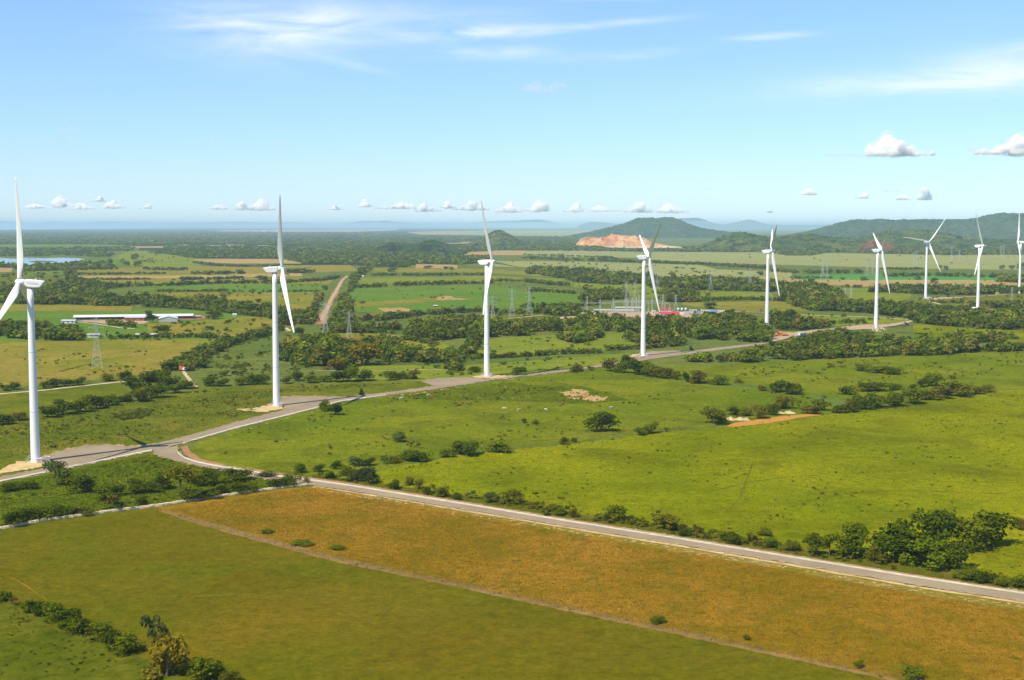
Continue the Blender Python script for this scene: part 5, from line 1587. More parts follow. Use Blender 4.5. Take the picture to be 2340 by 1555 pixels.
for i, (px, w_, lab) in enumerate([((91, 1058), 2.2, 'grey transformer cabinet touching the foot of the nearest turbine'), ((108.5, 1054.5), 1.9, 'pale cabinet on the gravel right of the nearest turbine'),
                                   ((641, 929.5), 1.9, 'grey cabinet at the foot of the second turbine'), ((1121, 861.5), 1.9, 'grey cabinet at the foot of the third turbine'), ((1480, 814.5), 1.9, 'grey cabinet at the foot of the fourth turbine')]):
    g = gp(*px)
    root = empty('transformer_cabinet', (g[0], g[1], 0), .35)
    b = MB()
    b.box((0, 0, 1.0), (w_, 1.5, 1.9))
    b.build('cabinet_body', M['grey_box'], root)
    b = MB()
    b.box((0, 0, 2.0), (w_ + .25, 1.75, .12), taper=.9)
    b.build('roof', M['roof_white'], root)
    b = MB()
    b.box((0, 0, .02), (w_ + .6, 2.1, .12))
    b.build('base', M['kerb'], root)
    b = MB()
    for sx in (-.25, .25):
        b.box((sx * w_, -.765, .98), (w_ * .42, .04, 1.6))
    b.build('door', M['steel'], root)
    tag(root, lab, 'cabinet', 'transformer cabinets at the turbines')

# ------------------------------------------------------------------ pylons
def pylon_meshes(h):
    legs, arms, brace = [], [], MB()
    def wd(z):
        t = z / h
        return 3.4 - (3.4 - .95) * min(1, t / .58) if t < .58 else .95 - .35 * (t - .58) / .42
    lv = [0, .13, .26, .37, .47, .58, .68, .79, .9, 1.0]
    for sx, sy in ((1, 1), (1, -1), (-1, -1), (-1, 1)):
        b = MB()
        for a, c in zip(lv[:-1], lv[1:]):
            b.tube((sx * wd(a * h), sy * wd(a * h), a * h - (.3 if a == 0 else 0)), (sx * wd(c * h), sy * wd(c * h), c * h), .12, .11, 4, False)
        legs.append(b.mesh('leg', M['steel']))
    cs = ((1, 1), (1, -1), (-1, -1), (-1, 1))
    for a, c in zip(lv[:-1], lv[1:]):
        for i in range(4):
            p, q = cs[i], cs[(i + 1) % 4]
            wa, wc = wd(a * h), wd(c * h)
            brace.tube((p[0] * wa, p[1] * wa, a * h), (q[0] * wc, q[1] * wc, c * h), .05, .05, 3, False)
            brace.tube((q[0] * wa, q[1] * wa, a * h), (p[0] * wc, p[1] * wc, c * h), .05, .05, 3, False)
            brace.tube((p[0] * wc, p[1] * wc, c * h), (q[0] * wc, q[1] * wc, c * h), .045, .045, 3, False)
    for t, L in ((.66, 5.6), (.80, 5.0), (.94, 5.4)):
        b = MB()
        z = t * h
        w = wd(z)
        for s in (1, -1):
            for sy in (1, -1):
                b.tube((s * w, sy * w, z), (s * L, 0, z + .25), .13, .11, 4)
            b.tube((s * w, 0, z + 1.5), (s * L, 0, z + .25), .10, .10, 4)
            for m in (.35, .7):
                b.tube((s * (w + (L - w) * m), -w * (1 - m), z), (s * (w + (L - w) * m), w * (1 - m), z + .1), .06, .06, 3)
            b.tube((s * (L - .2), 0, z + .2), (s * (L - .2), 0, z - 1.5), .09, .09, 5)
        arms.append(b.mesh('crossarm', M['steel']))
    horn = MB()
    for s in (1, -1):
        horn.tube((s * .5, 0, h), (s * 3.6, 0, h + 2.6), .13, .08, 4)
        horn.tube((s * .2, 0, h), (s * 2.2, 0, h + 1.2), .08, .08, 4)
    return legs, arms, brace.mesh('bracing', M['steel']), horn.mesh('earth_wire_peak', M['steel'])


PY = pylon_meshes(34.0)
for i, (x, yb, yt, horn, lab) in enumerate([
        (222, 843, 726, 0, 'large lattice pylon in the yellow field left of the second turbine'),
        (744, 776, 686, 1, 'lattice pylon with horns standing over the red dirt track'),
        (798, 778, 707, 1, 'lattice pylon with horns just right of the dirt track'),
        (1126, 736, 677, 0, 'lattice pylon half hidden behind the third turbine'),
        (1170, 726, 662, 0, 'slim lattice pylon, first one right of the third turbine'),
        (1209.5, 721, 657, 0, 'lattice pylon, second one right of the third turbine'),
        (1502, 661, 623, 0, 'lattice pylon seen just right of the fourth turbine blade'),
        (1624, 665, 627, 0, 'lattice pylon by the wood midway between the fourth and fifth turbines'),
        (1714, 661, 612, 0, 'lattice pylon just left of the fifth turbine'),
        (1879.5, 638, 594, 0, 'left lattice pylon of a pair right of the fifth turbine'),
        (1890, 638, 604, 0, 'right lattice pylon of a pair right of the fifth turbine'),
        (1931, 692, 658, 0, 'faint left pylon of the near pair by the dark wood'),
        (1944.6, 690, 659, 0, 'faint right pylon of the near pair by the dark wood'),
        (1981, 631, 588, 0, 'faint lattice pylon left of the sixth turbine'),
        (1994, 630, 590, 0, 'faint lattice pylon touching the sixth turbine'),
        (2087, 614, 577, 0, 'left one of two faint pylons on the plain left of the seventh turbine'),
        (2094, 614, 575, 0, 'right one of two faint pylons on the plain left of the seventh turbine'),
        (2174, 600, 567, 0, 'faint far pylon between the seventh and eighth turbines, left one'),
        (2192, 600, 573, 0, 'faint far pylon between the seventh and eighth turbines, right one'),
        (2287, 588, 562, 0, 'farthest faint pylon between the eighth and ninth turbines, left one'),
        (2293, 588, 559, 0, 'farthest faint pylon between the eighth and ninth turbines, right one'),
        (2312, 690, 657, 0, 'lattice pylon beside the pale track left of the ninth turbine'),
        (1431, 709, 641, 1, 'left tall horned pylon rising behind the substation'),
        (1450, 709, 641, 1, 'right tall horned pylon rising behind the substation'),
        (1515, 710, 673, 0, 'short pylon behind the red roofs, left one'),
        (1544, 711, 674, 0, 'short pylon behind the red roofs, right one')]):
    g = gp(x, yb)
    hh = (yb - yt) / ppm(yb)
    root = empty('lattice_pylon', (g[0], g[1], 0), .25 + .1 * (i % 3))
    root.scale = (1, 1, 1)
    k = hh / (36.6 if horn else 34.0)
    for me_ in PY[0] + PY[1] + [PY[2]] + ([PY[3]] if horn else []):
        o = link(me_.name.split('.')[0], me_, root)
        o.scale = (max(.8, k), max(.8, k), k)
    tag(root, lab, 'pylon', 'lattice pylons of the power line')

# ------------------------------------------------------------------ substation
def lattice_mast(h, w=.9):
    b = MB()
    for sx, sy in ((1, 1), (1, -1), (-1, -1), (-1, 1)):
        b.tube((sx * w, sy * w, -.2), (sx * w * .4, sy * w * .4, h), .10, .08, 4, False)
    n = 9
    for k in range(n):
        za, zc = h * k / n, h * (k + 1) / n
        wa, wc = w * (1 - .6 * k / n), w * (1 - .6 * (k + 1) / n)
        b.tube((wa, wa, za), (-wc, wc, zc), .06, .06, 3, False)
        b.tube((-wa, -wa, za), (wc, -wc, zc), .06, .06, 3, False)
        b.tube((wa, -wa, za), (wc, wc, zc), .06, .06, 3, False)
        b.tube((-wa, wa, za), (-wc, -wc, zc), .06, .06, 3, False)
    return b


MAST = lattice_mast(22).mesh('lattice_mast', M['steel'])
for i, (x, yb, yt) in enumerate([(1341.5, 720, 677), (1371, 716, 684), (1401, 717, 681), (1431, 716, 682), (1444, 714, 680), (1454, 715, 679), (1460, 716, 672), (1490, 714, 681)]):
    g = gp(x, yb)
    o = link('lattice_mast', MAST, None, (g[0], g[1], 0), .3)
    o.scale = (1, 1, (yb - yt) / ppm(yb) / 22)
    tag(o, f'grey lattice mast of the substation, {"leftmost" if i == 0 else "rightmost" if i == 7 else ORD[i] + " from the left"}', 'mast', 'lattice masts of the substation')


def gantry(x0, x1, yb, zb, lab):
    a, c = gp(x0, yb), gp(x1, yb)
    L = c[0] - a[0]
    root = empty('gantry', (a[0], a[1], 0))
    b = MB()
    for sy in (-.4, .4):
        for dz_ in (0, .9):
            b.tube((0, sy, zb + dz_), (L, sy, zb + dz_), .10, .10, 4)
    n = int(L / 1.4)
    for k in range(n):
        u, v = L * k / n, L * (k + 1) / n
        b.tube((u, -.4, zb), (v, -.4, zb + .9), .05, .05, 3, False)
        b.tube((u, .4, zb + .9), (v, .4, zb), .05, .05, 3, False)
    b.build('beam', M['steel'], root)
    m = max(2, int(L / 16) + 1)
    me_ = None
    for k in range(m):
        b2 = lattice_mast(zb, .5)
        b2.build('column', M['steel'], root, (L * k / (m - 1), 0, 0))
    tag(root, lab, 'gantry', 'gantries of the substation')


gantry(1337, 1398, 717, 12, 'grey lattice gantry at the left end of the substation')
gantry(1401, 1466, 716, 12.5, 'grey lattice gantry left of the fourth turbine tower')
gantry(1405, 1520, 712, 12, 'long rear lattice gantry of the substation')
gantry(1474, 1530, 714, 10.5, 'grey lattice gantry right of the fourth turbine tower')


def long_wall(x0, y0, x1, y1, h, lab):
    a, c = gp(x0, y0), gp(x1, y1)
    L = math.hypot(*(c - a)[:2])
    b = MB()
    n = int(L / 4)
    for k in range(n):
        b.box((L * (k + .5) / n, 0, h / 2), (L / n - .08, .2, h))
        b.box((L * k / n, 0, h / 2 + .1), (.3, .3, h + .2))
    tag(b.build('boundary_wall', M['wall_white'], None, (a[0], a[1], 0), math.atan2(c[1] - a[1], c[0] - a[0])), lab, 'wall')


long_wall(1358, 709.5, 1450, 710.5, 1.6, 'cream boundary wall behind the rows of switchgear')
long_wall(1406, 704, 1467, 704.5, 1.6, 'cream boundary wall at the back of the substation')
b = MB()
b.tube((0, 0, -.1), (0, 0, 2.4), .16, .16, 6)
b.tube((0, 0, 2.4), (0, 0, 5.2), .22, .16, 8)
for k in range(5):
    b.tube((0, 0, 2.6 + .5 * k), (0, 0, 2.75 + .5 * k), .36, .30, 8)
b.tube((-1.1, 0, 5.3), (1.1, 0, 5.3), .09, .09, 5)
SG = b.mesh('switchgear_post', M['steel'])
rr = random.Random(5)
for k in range(44):
    x = 1356 + (k % 22) * 5.1 + rr.uniform(-1, 1)
    if 1460 < x < 1478:
        x += 20
    y = 717 + 4.5 * (k // 22)
    g = gp(x, y)
    tag(link('switchgear_post', SG, None, (g[0], g[1], 0), .2), 'thin grey switchgear post with insulator in the ' + ('front' if k >= 22 else 'rear') + ' row of the substation', 'switchgear', 'switchgear posts, ' + ('front' if k >= 22 else 'rear') + ' row')


def house(name, x0, x1, yb, depth, h, roof_h, wall, roof, lab, cat='building', rotz=0.0, gable_x=True, over=.5, openings=0, open_front=False, group=None):
    """walls with pitched roof; x0..x1 front edge in the photograph"""
    a, c = gp(x0, yb), gp(x1, yb)
    L = c[0] - a[0]
    root = empty(name, ((a[0] + c[0]) / 2, a[1], 0), rotz)
    b = MB()
    if open_front:
        b.box((0, depth - .1, h / 2), (L, .2, h))
        n = max(2, int(L / 6))
        for k in range(n + 1):
            b.box((-L / 2 + L * k / n, .1, h / 2), (.25, .25, h))
            b.box((-L / 2 + L * k / n, depth / 2, h / 2), (.25, .25, h))
        b.box((0, .15, .5), (L, .12, 1.0))
    else:
        b.box((0, depth / 2, h / 2), (L, depth, h))
    b.build('wall', wall, root)
    b = MB()
    o = over
    if gable_x:     # ridge along x
        for s in (0, 1):
            y0, z0 = (-o, h - .1) if s == 0 else (depth + o, h - .1)
            b.add([(-L / 2 - o, y0, z0), (L / 2 + o, y0, z0), (L / 2 + o, depth / 2, h + roof_h), (-L / 2 - o, depth / 2, h + roof_h),
                   (-L / 2 - o, y0, z0 + .12), (L / 2 + o, y0, z0 + .12), (L / 2 + o, depth / 2, h + roof_h + .12), (-L / 2 - o, depth / 2, h + roof_h + .12)],
                  [(0, 1, 2, 3), (4, 5, 6, 7), (0, 1, 5, 4), (1, 2, 6, 5), (3, 0, 4, 7)])
        b.add([(-L / 2, 0, h), (-L / 2, depth, h), (-L / 2, depth / 2, h + roof_h), (L / 2, 0, h), (L / 2, depth, h), (L / 2, depth / 2, h + roof_h)], [(0, 1, 2), (3, 5, 4)])
    else:           # ridge along y, gable to the front
        for s in (-1, 1):
            x0_ = s * (L / 2 + o)
            b.add([(x0_, -o, h - .1), (x0_, depth + o, h - .1), (0, depth + o, h + roof_h), (0, -o, h + roof_h), (x0_, -o, h + .02), (x0_, depth + o, h + .02), (0, depth + o, h + roof_h + .12), (0, -o, h + roof_h + .12)],
                  [(0, 1, 2, 3), (4, 5, 6, 7), (0, 3, 7, 4), (0, 1, 5, 4), (1, 2, 6, 5)])
        b.add([(-L / 2, 0.01, h), (L / 2, 0.01, h), (0, 0.01, h + roof_h)], [(0, 1, 2)])
    b.build('roof', roof, root)
    for k in range(openings):
        b = MB()
        b.box((-L / 2 + L * (k + .5) / openings, -.02, h * .5), (min(1.4, L / openings * .5), .1, h * .45))
        b.build('window', M['glass'], root)
    tag(root, lab, cat, group)
    return root


house('control_building', 1509, 1553, 724, 14, 3.0, 2.0, M['wall_white'], M['red'], 'long white control building with red roof in front of the substation', openings=6)
house('control_building', 1508, 1519, 712, 8, 2.4, 1.4, M['wall_white'], M['red'], 'small red roofed building behind the fourth turbine blade', openings=2)
house('control_building', 1522, 1537, 712, 8, 2.4, 1.4, M['wall_white'], M['red'], 'small red roofed building behind the long control building', openings=3)
house('site_office', 1490, 1497, 717, 4, 2.8, .5, M['wall_white'], M['roof_white'], 'white site office box right of the fourth turbine tower', openings=1)


def crate(x0, x1, yb, d, h, mat, lab, group, name='container', rz=0.0):
    a, c = gp(x0, yb), gp(x1, yb)
    L = c[0] - a[0]
    root = empty(name, ((a[0] + c[0]) / 2, a[1] + d / 2, 0), rz)
    b = MB()
    b.box((0, 0, h / 2 + .1), (L, d, h))
    n = max(4, int(L / .8))
    for k in range(n):
        for s in (-1, 1):
            b.box((-L / 2 + L * (k + .5) / n, s * (d / 2 + .02), h / 2 + .1), (L / n * .5, .08, h * .88))
    b.build('container_body', mat, root)
    b = MB()
    b.box((L / 2 + .03, 0, h / 2 + .1), (.06, d * .9, h * .9))
    b.build('door', mat, root)
    tag(root, lab, 'container', group)


GC = 'shipping containers beside the substation'
crate(1553, 1563, 720, 5, 2.6, M['wall_white'], 'white container touching the right end of the red roofed building', GC)
crate(1562, 1574, 718, 4, 2.6, M['roof_grey'], 'grey container left of the stacked grey containers', GC)
crate(1573, 1585, 717.5, 4, 2.6, M['grey_box'], 'grey container left of the red loader', GC)
crate(1594, 1601, 719, 5, 3.0, M['blue'], 'short bright blue container left of the long blue ones', GC)
crate(1608, 1626, 717.5, 4, 2.6, M['blue'], 'long blue container, left one of two', GC)
crate(1625, 1641, 714.5, 4, 2.6, M['blue'], 'long blue container, right one of two', GC)

b = MB()
b.loft(lathe([(0, 1.4), (3.6, 1.4), (3.9, 1.1), (4.05, .3)], 18))
TK = b.mesh('storage_tank', M['wall_white'], True)
for i, x in enumerate((1550, 1558.5, 1567)):
    g = gp(x, 711.5)
    tag(link('storage_tank', TK, None, (g[0], g[1], 0)), ['left', 'middle', 'right'][i] + ' one of three white tanks behind the red roofed building', 'tank', 'white tanks behind the red roofed building')
b = MB()
b.loft(lathe([(0, .72), (.3, .75), (1.7, .75), (1.9, .6)], 14))
DR = b.mesh('water_drum', M['wall_white'], True)
xs_ = [1577, 1582, 1586.5, 1591] + [1603 + 4.35 * k for k in range(13)]
for i, x in enumerate(xs_):
    g = gp(x, 711 if i < 4 else 711.5 + .12 * (i - 4))
    o = link('water_drum', DR, None, (g[0], g[1], 0))
    tag(o, 'white drum of the short row behind the grey containers, ' + ORD[i] + ' from the left' if i < 4 else 'white drum of the long row behind the blue containers, ' + ORD[i - 4] + ' from the left', 'drum', 'white drums, short row' if i < 4 else 'white drums, long row')


def wheel_set(b, xs, w, r):
    for x in xs:
        for s in (-1, 1):
            b.tube((x, s * (w / 2 - .3), r), (x, s * w / 2, r), r, r, 12)


# red loader between the containers
g = gp(1588, 717)
root = empty('loader', (g[0], g[1], 0), .2)
b = MB(); b.box((0, 0, 1.4), (3.6, 1.8, 1.0)); b.box((-1.3, 0, 2.1), (1.2, 1.6, .6)); b.build('body', M['red'], root)
b = MB(); b.box((.2, 0, 2.7), (1.4, 1.6, 1.5), taper=.85); b.build('cab', M['glass'], root)
b = MB(); b.tube((1.4, 0, 1.6), (3.4, 0, .8), .2, .15, 6); b.box((3.8, 0, .6), (.9, 2.2, .8)); b.build('bucket', M['orange'], root)
b = MB(); wheel_set(b, (-1.2, 1.2), 2.2, .7); b.build('wheel', M['tyre'], root)
tag(root, 'red wheel loader between the grey and blue containers', 'loader')

# ------------------------------------------------------------------ farm
house('cattle_barn', 174, 437, 731, 12, 3.4, 2.0, M['wood'], M['roof_white'], 'very long open cattle barn with white sheet roof at left', 'barn', rotz=math.radians(11), open_front=True)
house('farm_building', 285, 330, 734, 9, 3.6, .8, M['wall_red'], M['roof_grey'], 'red brown farm building with grey roof before the long barn', 'barn', openings=3)
house('gable_barn', 364, 405, 736, 24, 3.6, 2.2, M['grey_box'], M['roof_white'], 'pale grey gabled barn right of the red brown building', 'barn', gable_x=False, rotz=.25, openings=0)
house('farmhouse', 140, 171, 740, 8, 2.8, 1.2, M['wall_white'], M['roof_grey'], 'small white farmhouse with grey roof at the left end of the barn', 'house', openings=3)
house('field_shelter', 199, 227, 772, 7, 2.8, .6, M['wall_white'], M['roof_grey'], 'open white shelter seen through the large pylon', 'shed', open_front=True)
house('field_shelter', 310, 357, 770, 6, 2.2, .5, M['wood'], M['roof_white'], 'low shed with long pale sheet roof below the farm', 'shed', open_front=True)
house('field_shelter', 441, 458, 728, 5, 2.4, .3, M['wood'], M['roof_white'], 'small white roofed shelter in the corral right of the barn', 'shed', open_front=True)
house('pump_house', 532, 540, 723, 3.5, 2.0, .8, M['wall_white'], M['roof_white'], 'tiny white pump house in the field right of the farm', 'shed', openings=1)
house('hut', 2276, 2283, 675, 3.5, 2.8, .6, M['dirt'], M['sand'], 'small cream hut beside the pale track right of the eighth turbine', 'hut', openings=1)
g = gp(995, 702.5)
house('hut', 991, 999, 702.5, 3, 2.0, .5, M['wall_red'], M['roof_white'], 'small hut with pale roof in the bright green field', 'hut', openings=1)
house('hut', 825, 831, 634, 5, 3, 1, M['wall_white'], M['roof_white'], 'tiny white house among trees right of the dirt track', 'house')
for i, (x, y) in enumerate([(598, 529.5), (604, 529.3), (629, 528.6)]):
    house('far_building', x, x + 5, y, 40, 14, 3, M['wall_white'], M['roof_white'], ['left', 'middle', 'right'][i] + ' one of three tiny white buildings on the far bare flats', 'building', group='white buildings on the far flats')
g = gp(246, 767)
b = MB(); b.loft(lathe([(0, 1.0), (1.8, 1.0), (2.1, .4)], 14))
tag(b.build('water_tank', M['wall_white'], None, (g[0], g[1], 0), smooth=True), 'small round white water tank right of the open shelter', 'tank')


def rail_fence(name, line, h, mat, lab, rails=3, step=3.0, post=.12, cat='fence'):
    g_ = densify([tuple(gp(*p)[:2]) for p in line], step, closed=False)
    root = empty(name, (g_[0][0], g_[0][1], 0))
    b = MB()
    b.box((0, 0, h / 2 - .05), (post, post, h + .1))
    pm = b.mesh('post', mat)
    for i, q in enumerate(g_[:260]):
        p = link('post', pm, root, (q[0] - g_[0][0], q[1] - g_[0][1], 0), random.uniform(0, 1))
        p.rotation_euler = (random.uniform(-.08, .08), random.uniform(-.08, .08), random.uniform(0, 1))
        p.scale = (1, 1, random.uniform(.85, 1.15))
    b = MB()
    for k in range(rails):
        z = h * (k + 1) / (rails + .4)
        for q, w in zip(g_[:-1], g_[1:]):
            b.tube((q[0] - g_[0][0], q[1] - g_[0][1], z), (w[0] - g_[0][0], w[1] - g_[0][1], z), .02 if mat is M['wood'] and rails > 2 and h < 1.5 else .06, None, 3, False)
    b.build('wire' if h < 1.5 else 'rail', mat, root)
    tag(root, lab, cat)


rail_fence('corral_fence', [(398, 731), (430, 733), (478, 730), (470, 722), (440, 721)], 1.7, M['wall_red'], 'red rail fence of the corral right of the long barn', 3, 3.0, .2)
rail_fence('wire_fence', [(366, 1168), (560, 1226), (760, 1278), (1020, 1332), (1300, 1393), (1700, 1479), (2060, 1556), (2340, 1612)], 1.3, M['wood'], 'wire fence on wooden posts between the olive and brown fields', 3, 4.0, .13)
rail_fence('wire_fence', [(1650, 969), (1480, 988), (1300, 1014), (1160, 1030)], 1.2, M['wood'], 'wire fence along the top of the lime green pasture', 3, 4.0, .12)
rail_fence('wire_fence', [(2040, 938), (2130, 930), (2180, 940)], 1.2, M['wood'], 'short wire fence in front of the long hedge', 3, 4.0, .12)

# low stone wall between the rough ground and the front fields
wl = densify([tuple(gp(*p)[:2]) for p in [(-200, 1243), (0, 1209.5), (37, 1203), (100, 1190), (167, 1181.5), (267, 1168), (368, 1156), (418, 1148), (502, 1135.5), (568, 1126), (652, 1114.5), (702, 1109)]], .9, closed=False)
root = empty('stone_wall', (wl[0][0], wl[0][1], 0))
bm_parts = [MB(), MB()]
for i, (q, w) in enumerate(zip(wl[:-1], wl[1:])):
    ang = math.atan2(w[1] - q[1], w[0] - q[0])
    for k in range(2):
        hh = random.uniform(.38, .62)
        bm_parts[k].box(((q[0] + w[0]) / 2 - wl[0][0] + random.uniform(-.08, .08), (q[1] + w[1]) / 2 - wl[0][1] + random.uniform(-.12, .12), .18 + k * .34), (random.uniform(.7, 1.05), random.uniform(1.2, 1.7) - .25 * k, hh), ang + random.uniform(-.2, .2), random.uniform(.75, .95))
for k, nm in enumerate(('lower_course', 'upper_course')):
    o = bm_parts[k].build(nm, M['rock'], root)
    o['kind'] = 'stuff'
tag(root, 'low pale stone wall between the rough ground and the front fields', 'wall')

# pale stones and spoil
def stones(name, poly, n, smin, smax, mat):
    W = np.array([gp(*p)[:2] for p in poly])
    P = RNG.uniform(W.min(0), W.max(0), (n * 6, 2))
    P = P[in_poly(P, W)][:n]
    b = MB()
    for x, y in P:
        s = random.uniform(smin, smax)
        b.box((x, y, s * .2), (s * random.uniform(.7, 1.6), s * random.uniform(.7, 1.3), s * random.uniform(.4, .8)), random.uniform(0, 3), random.uniform(.4, .8))
    tag(b.build(name, mat), kind='stuff')


stones('stones', [(980, 912), (1040, 900), (1140, 902), (1240, 906), (1230, 914), (1100, 912)], 80, .25, .8, M['bare'])
stones('stones', [(1290, 905), (1350, 902), (1390, 912), (1370, 920), (1310, 914)], 40, .3, .8, M['bare'])
stones('stones', [(1090, 886), (1180, 876), (1260, 884), (1180, 890)], 30, .25, .7, M['bare'])
stones('stones', [(820, 912), (860, 900), (1010, 886), (1005, 892), (900, 908)], 30, .2, .6, M['bare'])
stones('stones', [(1000, 1166), (1295, 1212), (1560, 1254), (1821, 1298), (2082, 1344), (2340, 1384), (2340, 1394), (1821, 1308), (1295, 1220), (1000, 1172)], 220, .15, .5, M['sand'])
stones('stones', [(425, 1005), (460, 994), (640, 946), (640, 952), (470, 1004)], 24, .2, .5, M['sand'])
stones('stones', [(220, 1014), (360, 1008), (370, 1012), (300, 1018)], 14, .2, .5, M['sand'])
stones('stones', [(1985, 753), (2020, 745), (2032, 752), (2010, 760)], 40, .5, 1.6, M['rock'])
stones('stones', [(2215, 697), (2290, 694), (2340, 693), (2340, 698), (2280, 699)], 30, .5, 1.8, M['sand'])
M['bank'] = plain('washed_sand', alb(226, 200, 156), .95, .0, var=.25, scale=.6, bump=.2)
for i, (x0, x1, yb, h) in enumerate([(1662, 1715, 962, 4.4), (1780, 1822, 947, 3.6)]):
    a, c = gp(x0, yb), gp(x1, yb)
    L = c[0] - a[0]
    nx, nt = 26, 10
    X, T = np.meshgrid(np.linspace(0, L, nx), np.linspace(0, 1, nt))
    Z = h * .55 * np.sin(PI * np.clip(X / L, 0, 1)) ** .5 * np.sin(PI * T) ** .7 * (.55 + .45 * np.sin(X * .9 + 1.3 * i) * np.sin(X * .37)) * RNG.uniform(.5, 1.2, X.shape) - .1
    Vv = np.stack([X.ravel() + a[0], (a[1] + T * 9).ravel(), Z.ravel()], 1)
    idx = np.arange(nx * nt).reshape(nt, nx)
    Fq = np.stack([idx[:-1, :-1], idx[:-1, 1:], idx[1:, 1:], idx[1:, :-1]], -1).reshape(-1, 4)
    tag(link('sand_bank', np_mesh('sand_bank', Vv, Fq, M['bank'])), ['left', 'right'][i] + ' pale sand bank above the muddy pond', 'bank', 'sand banks above the pond')

# ------------------------------------------------------------------ vehicles and loads
# crane truck, boom folded forward
a, c = gp(1763, 769), gp(1806, 768)
root = empty('crane_truck', ((a[0] + c[0]) / 2, a[1], 0), .15)
b = MB(); b.box((0, 0, 1.5), (12.5, 2.7, 1.0)); b.box((-2.5, 0, 2.6), (4.2, 2.5, 1.6)); b.build('chassis', M['orange'], root)
b = MB(); b.box((-5.6, 0, 2.5), (1.6, 2.6, 2.0), taper=.9); b.build('cab', M['roof_white'], root)
b = MB(); b.box((-3.6, -1.27, 2.8), (1.3, .1, 1.0)); b.build('window', M['glass'], root)
b = MB(); b.tube((-4.0, 0, 4.2), (9.5, 0, 3.4), .85, .62, 4); b.tube((5, 0, 3.65), (12.0, 0, 3.25), .55, .4, 4); b.build('boom', M['yellow_paint'], root)
b = MB(); b.box((-6.4, 0, 4.7), (5.5, 2.2, 1.3)); b.build('counterweight', M['red'], root)
for x in (-5, -3.4, 2.2, 3.8, 5.4):
    b = MB(); wheel_set(b, (x,), 2.7, .7); b.build('wheel', M['tyre'], root)
for x in (-4, 4):
    b = MB(); b.box((x, 0, .7), (.5, 6.5, .35)); b.build('outrigger', M['yellow_paint'], root)
tag(root, 'red and yellow mobile crane with lowered boom at the fifth turbine', 'crane')
a = gp(1741, 757)
root = empty('excavator', (a[0], a[1], 0), .1)
b = MB(); b.box((0, 0, 1.9), (3.4, 2.4, 1.4)); b.box((.9, .5, 3.0), (1.3, 1.2, 1.2)); b.build('body', M['yellow_paint'], root)
b = MB(); b.box((0, -1, .5), (3.8, .6, .9)); b.box((0, 1, .5), (3.8, .6, .9)); b.build('track', M['tyre'], root)
b = MB(); b.tube((1.4, 0, 2.2), (4.2, 0, 4.2), .28, .22, 4); b.tube((4.2, 0, 4.2), (5.4, 0, 1.4), .22, .16, 4); b.box((5.4, 0, 1.0), (.9, 1.2, .8)); b.build('boom', M['yellow_paint'], root)
tag(root, 'yellow excavator half hidden behind the fifth turbine tower', 'excavator')


def truck(x0, yb, rz, L, lab, mat):
    a_ = gp(x0, yb)
    r_ = empty('truck', (a_[0], a_[1], 0), rz)
    b = MB(); b.box((0, 0, 1.0), (L, 2.3, .5)); b.build('chassis', M['dark'], r_)
    b = MB(); b.box((-.9, 0, 2.35), (L - 2.2, 2.5, 2.3)); b.build('cargo_box', mat, r_)
    b = MB(); b.box((L / 2 - 1.0, 0, 1.95), (1.9, 2.3, 1.8), taper=.88); b.build('cab', M['wall_white'], r_)
    b = MB(); b.box((L / 2 - .1, 0, 2.3), (.12, 1.9, .7)); b.build('windscreen', M['glass'], r_)
    for x in (-L / 2 + 1.4, L / 2 - 1.2):
        b = MB(); wheel_set(b, (x,), 2.5, .5); b.build('wheel', M['tyre'], r_)
    tag(r_, lab, 'truck')


truck(1834, 769, .75, 12, 'white trailer truck parked on the track right of the fifth turbine', M['roof_white'])
truck(2122, 685, .1, 8, 'small white truck at the foot of the seventh turbine', M['wall_white'])
truck(418, 849, -.6, 5.5, 'small reddish truck at the head of the short dirt track', M['orange'])
# tower section lying at the eighth turbine
a, c = gp(2211, 709), gp(2231, 709)
L = c[0] - a[0]
root = empty('tower_section', (a[0], a[1], 0))
b = MB(); b.loft([[(x, 1.7 * math.cos(2 * PI * i / 24), 2.0 + 1.7 * math.sin(2 * PI * i / 24)) for i in range(24)] for x in (0, L)]); b.build('shell', M['white'], root, smooth=True)
for x in (L * .2, L * .8):
    b = MB(); b.box((x, 0, .2), (.5, 3.4, .5)); b.build('cradle', M['wood'], root)
tag(root, 'white tower section lying on the ground left of the eighth turbine', 'tower section')
for i, (x, y, m) in enumerate([(2206, 709, 'dark'), (1700, 714, 'wall_red'), (1740, 711, 'wall_red')]):
    crate(x - 3, x + 3, y, 3, 2.4, M[m], ['dark crate left of the lying tower section', 'red brown crate by the pale road left of the fifth turbine', 'red brown crate touching the fifth turbine tower'][i], 'crates near the turbines', 'crate')

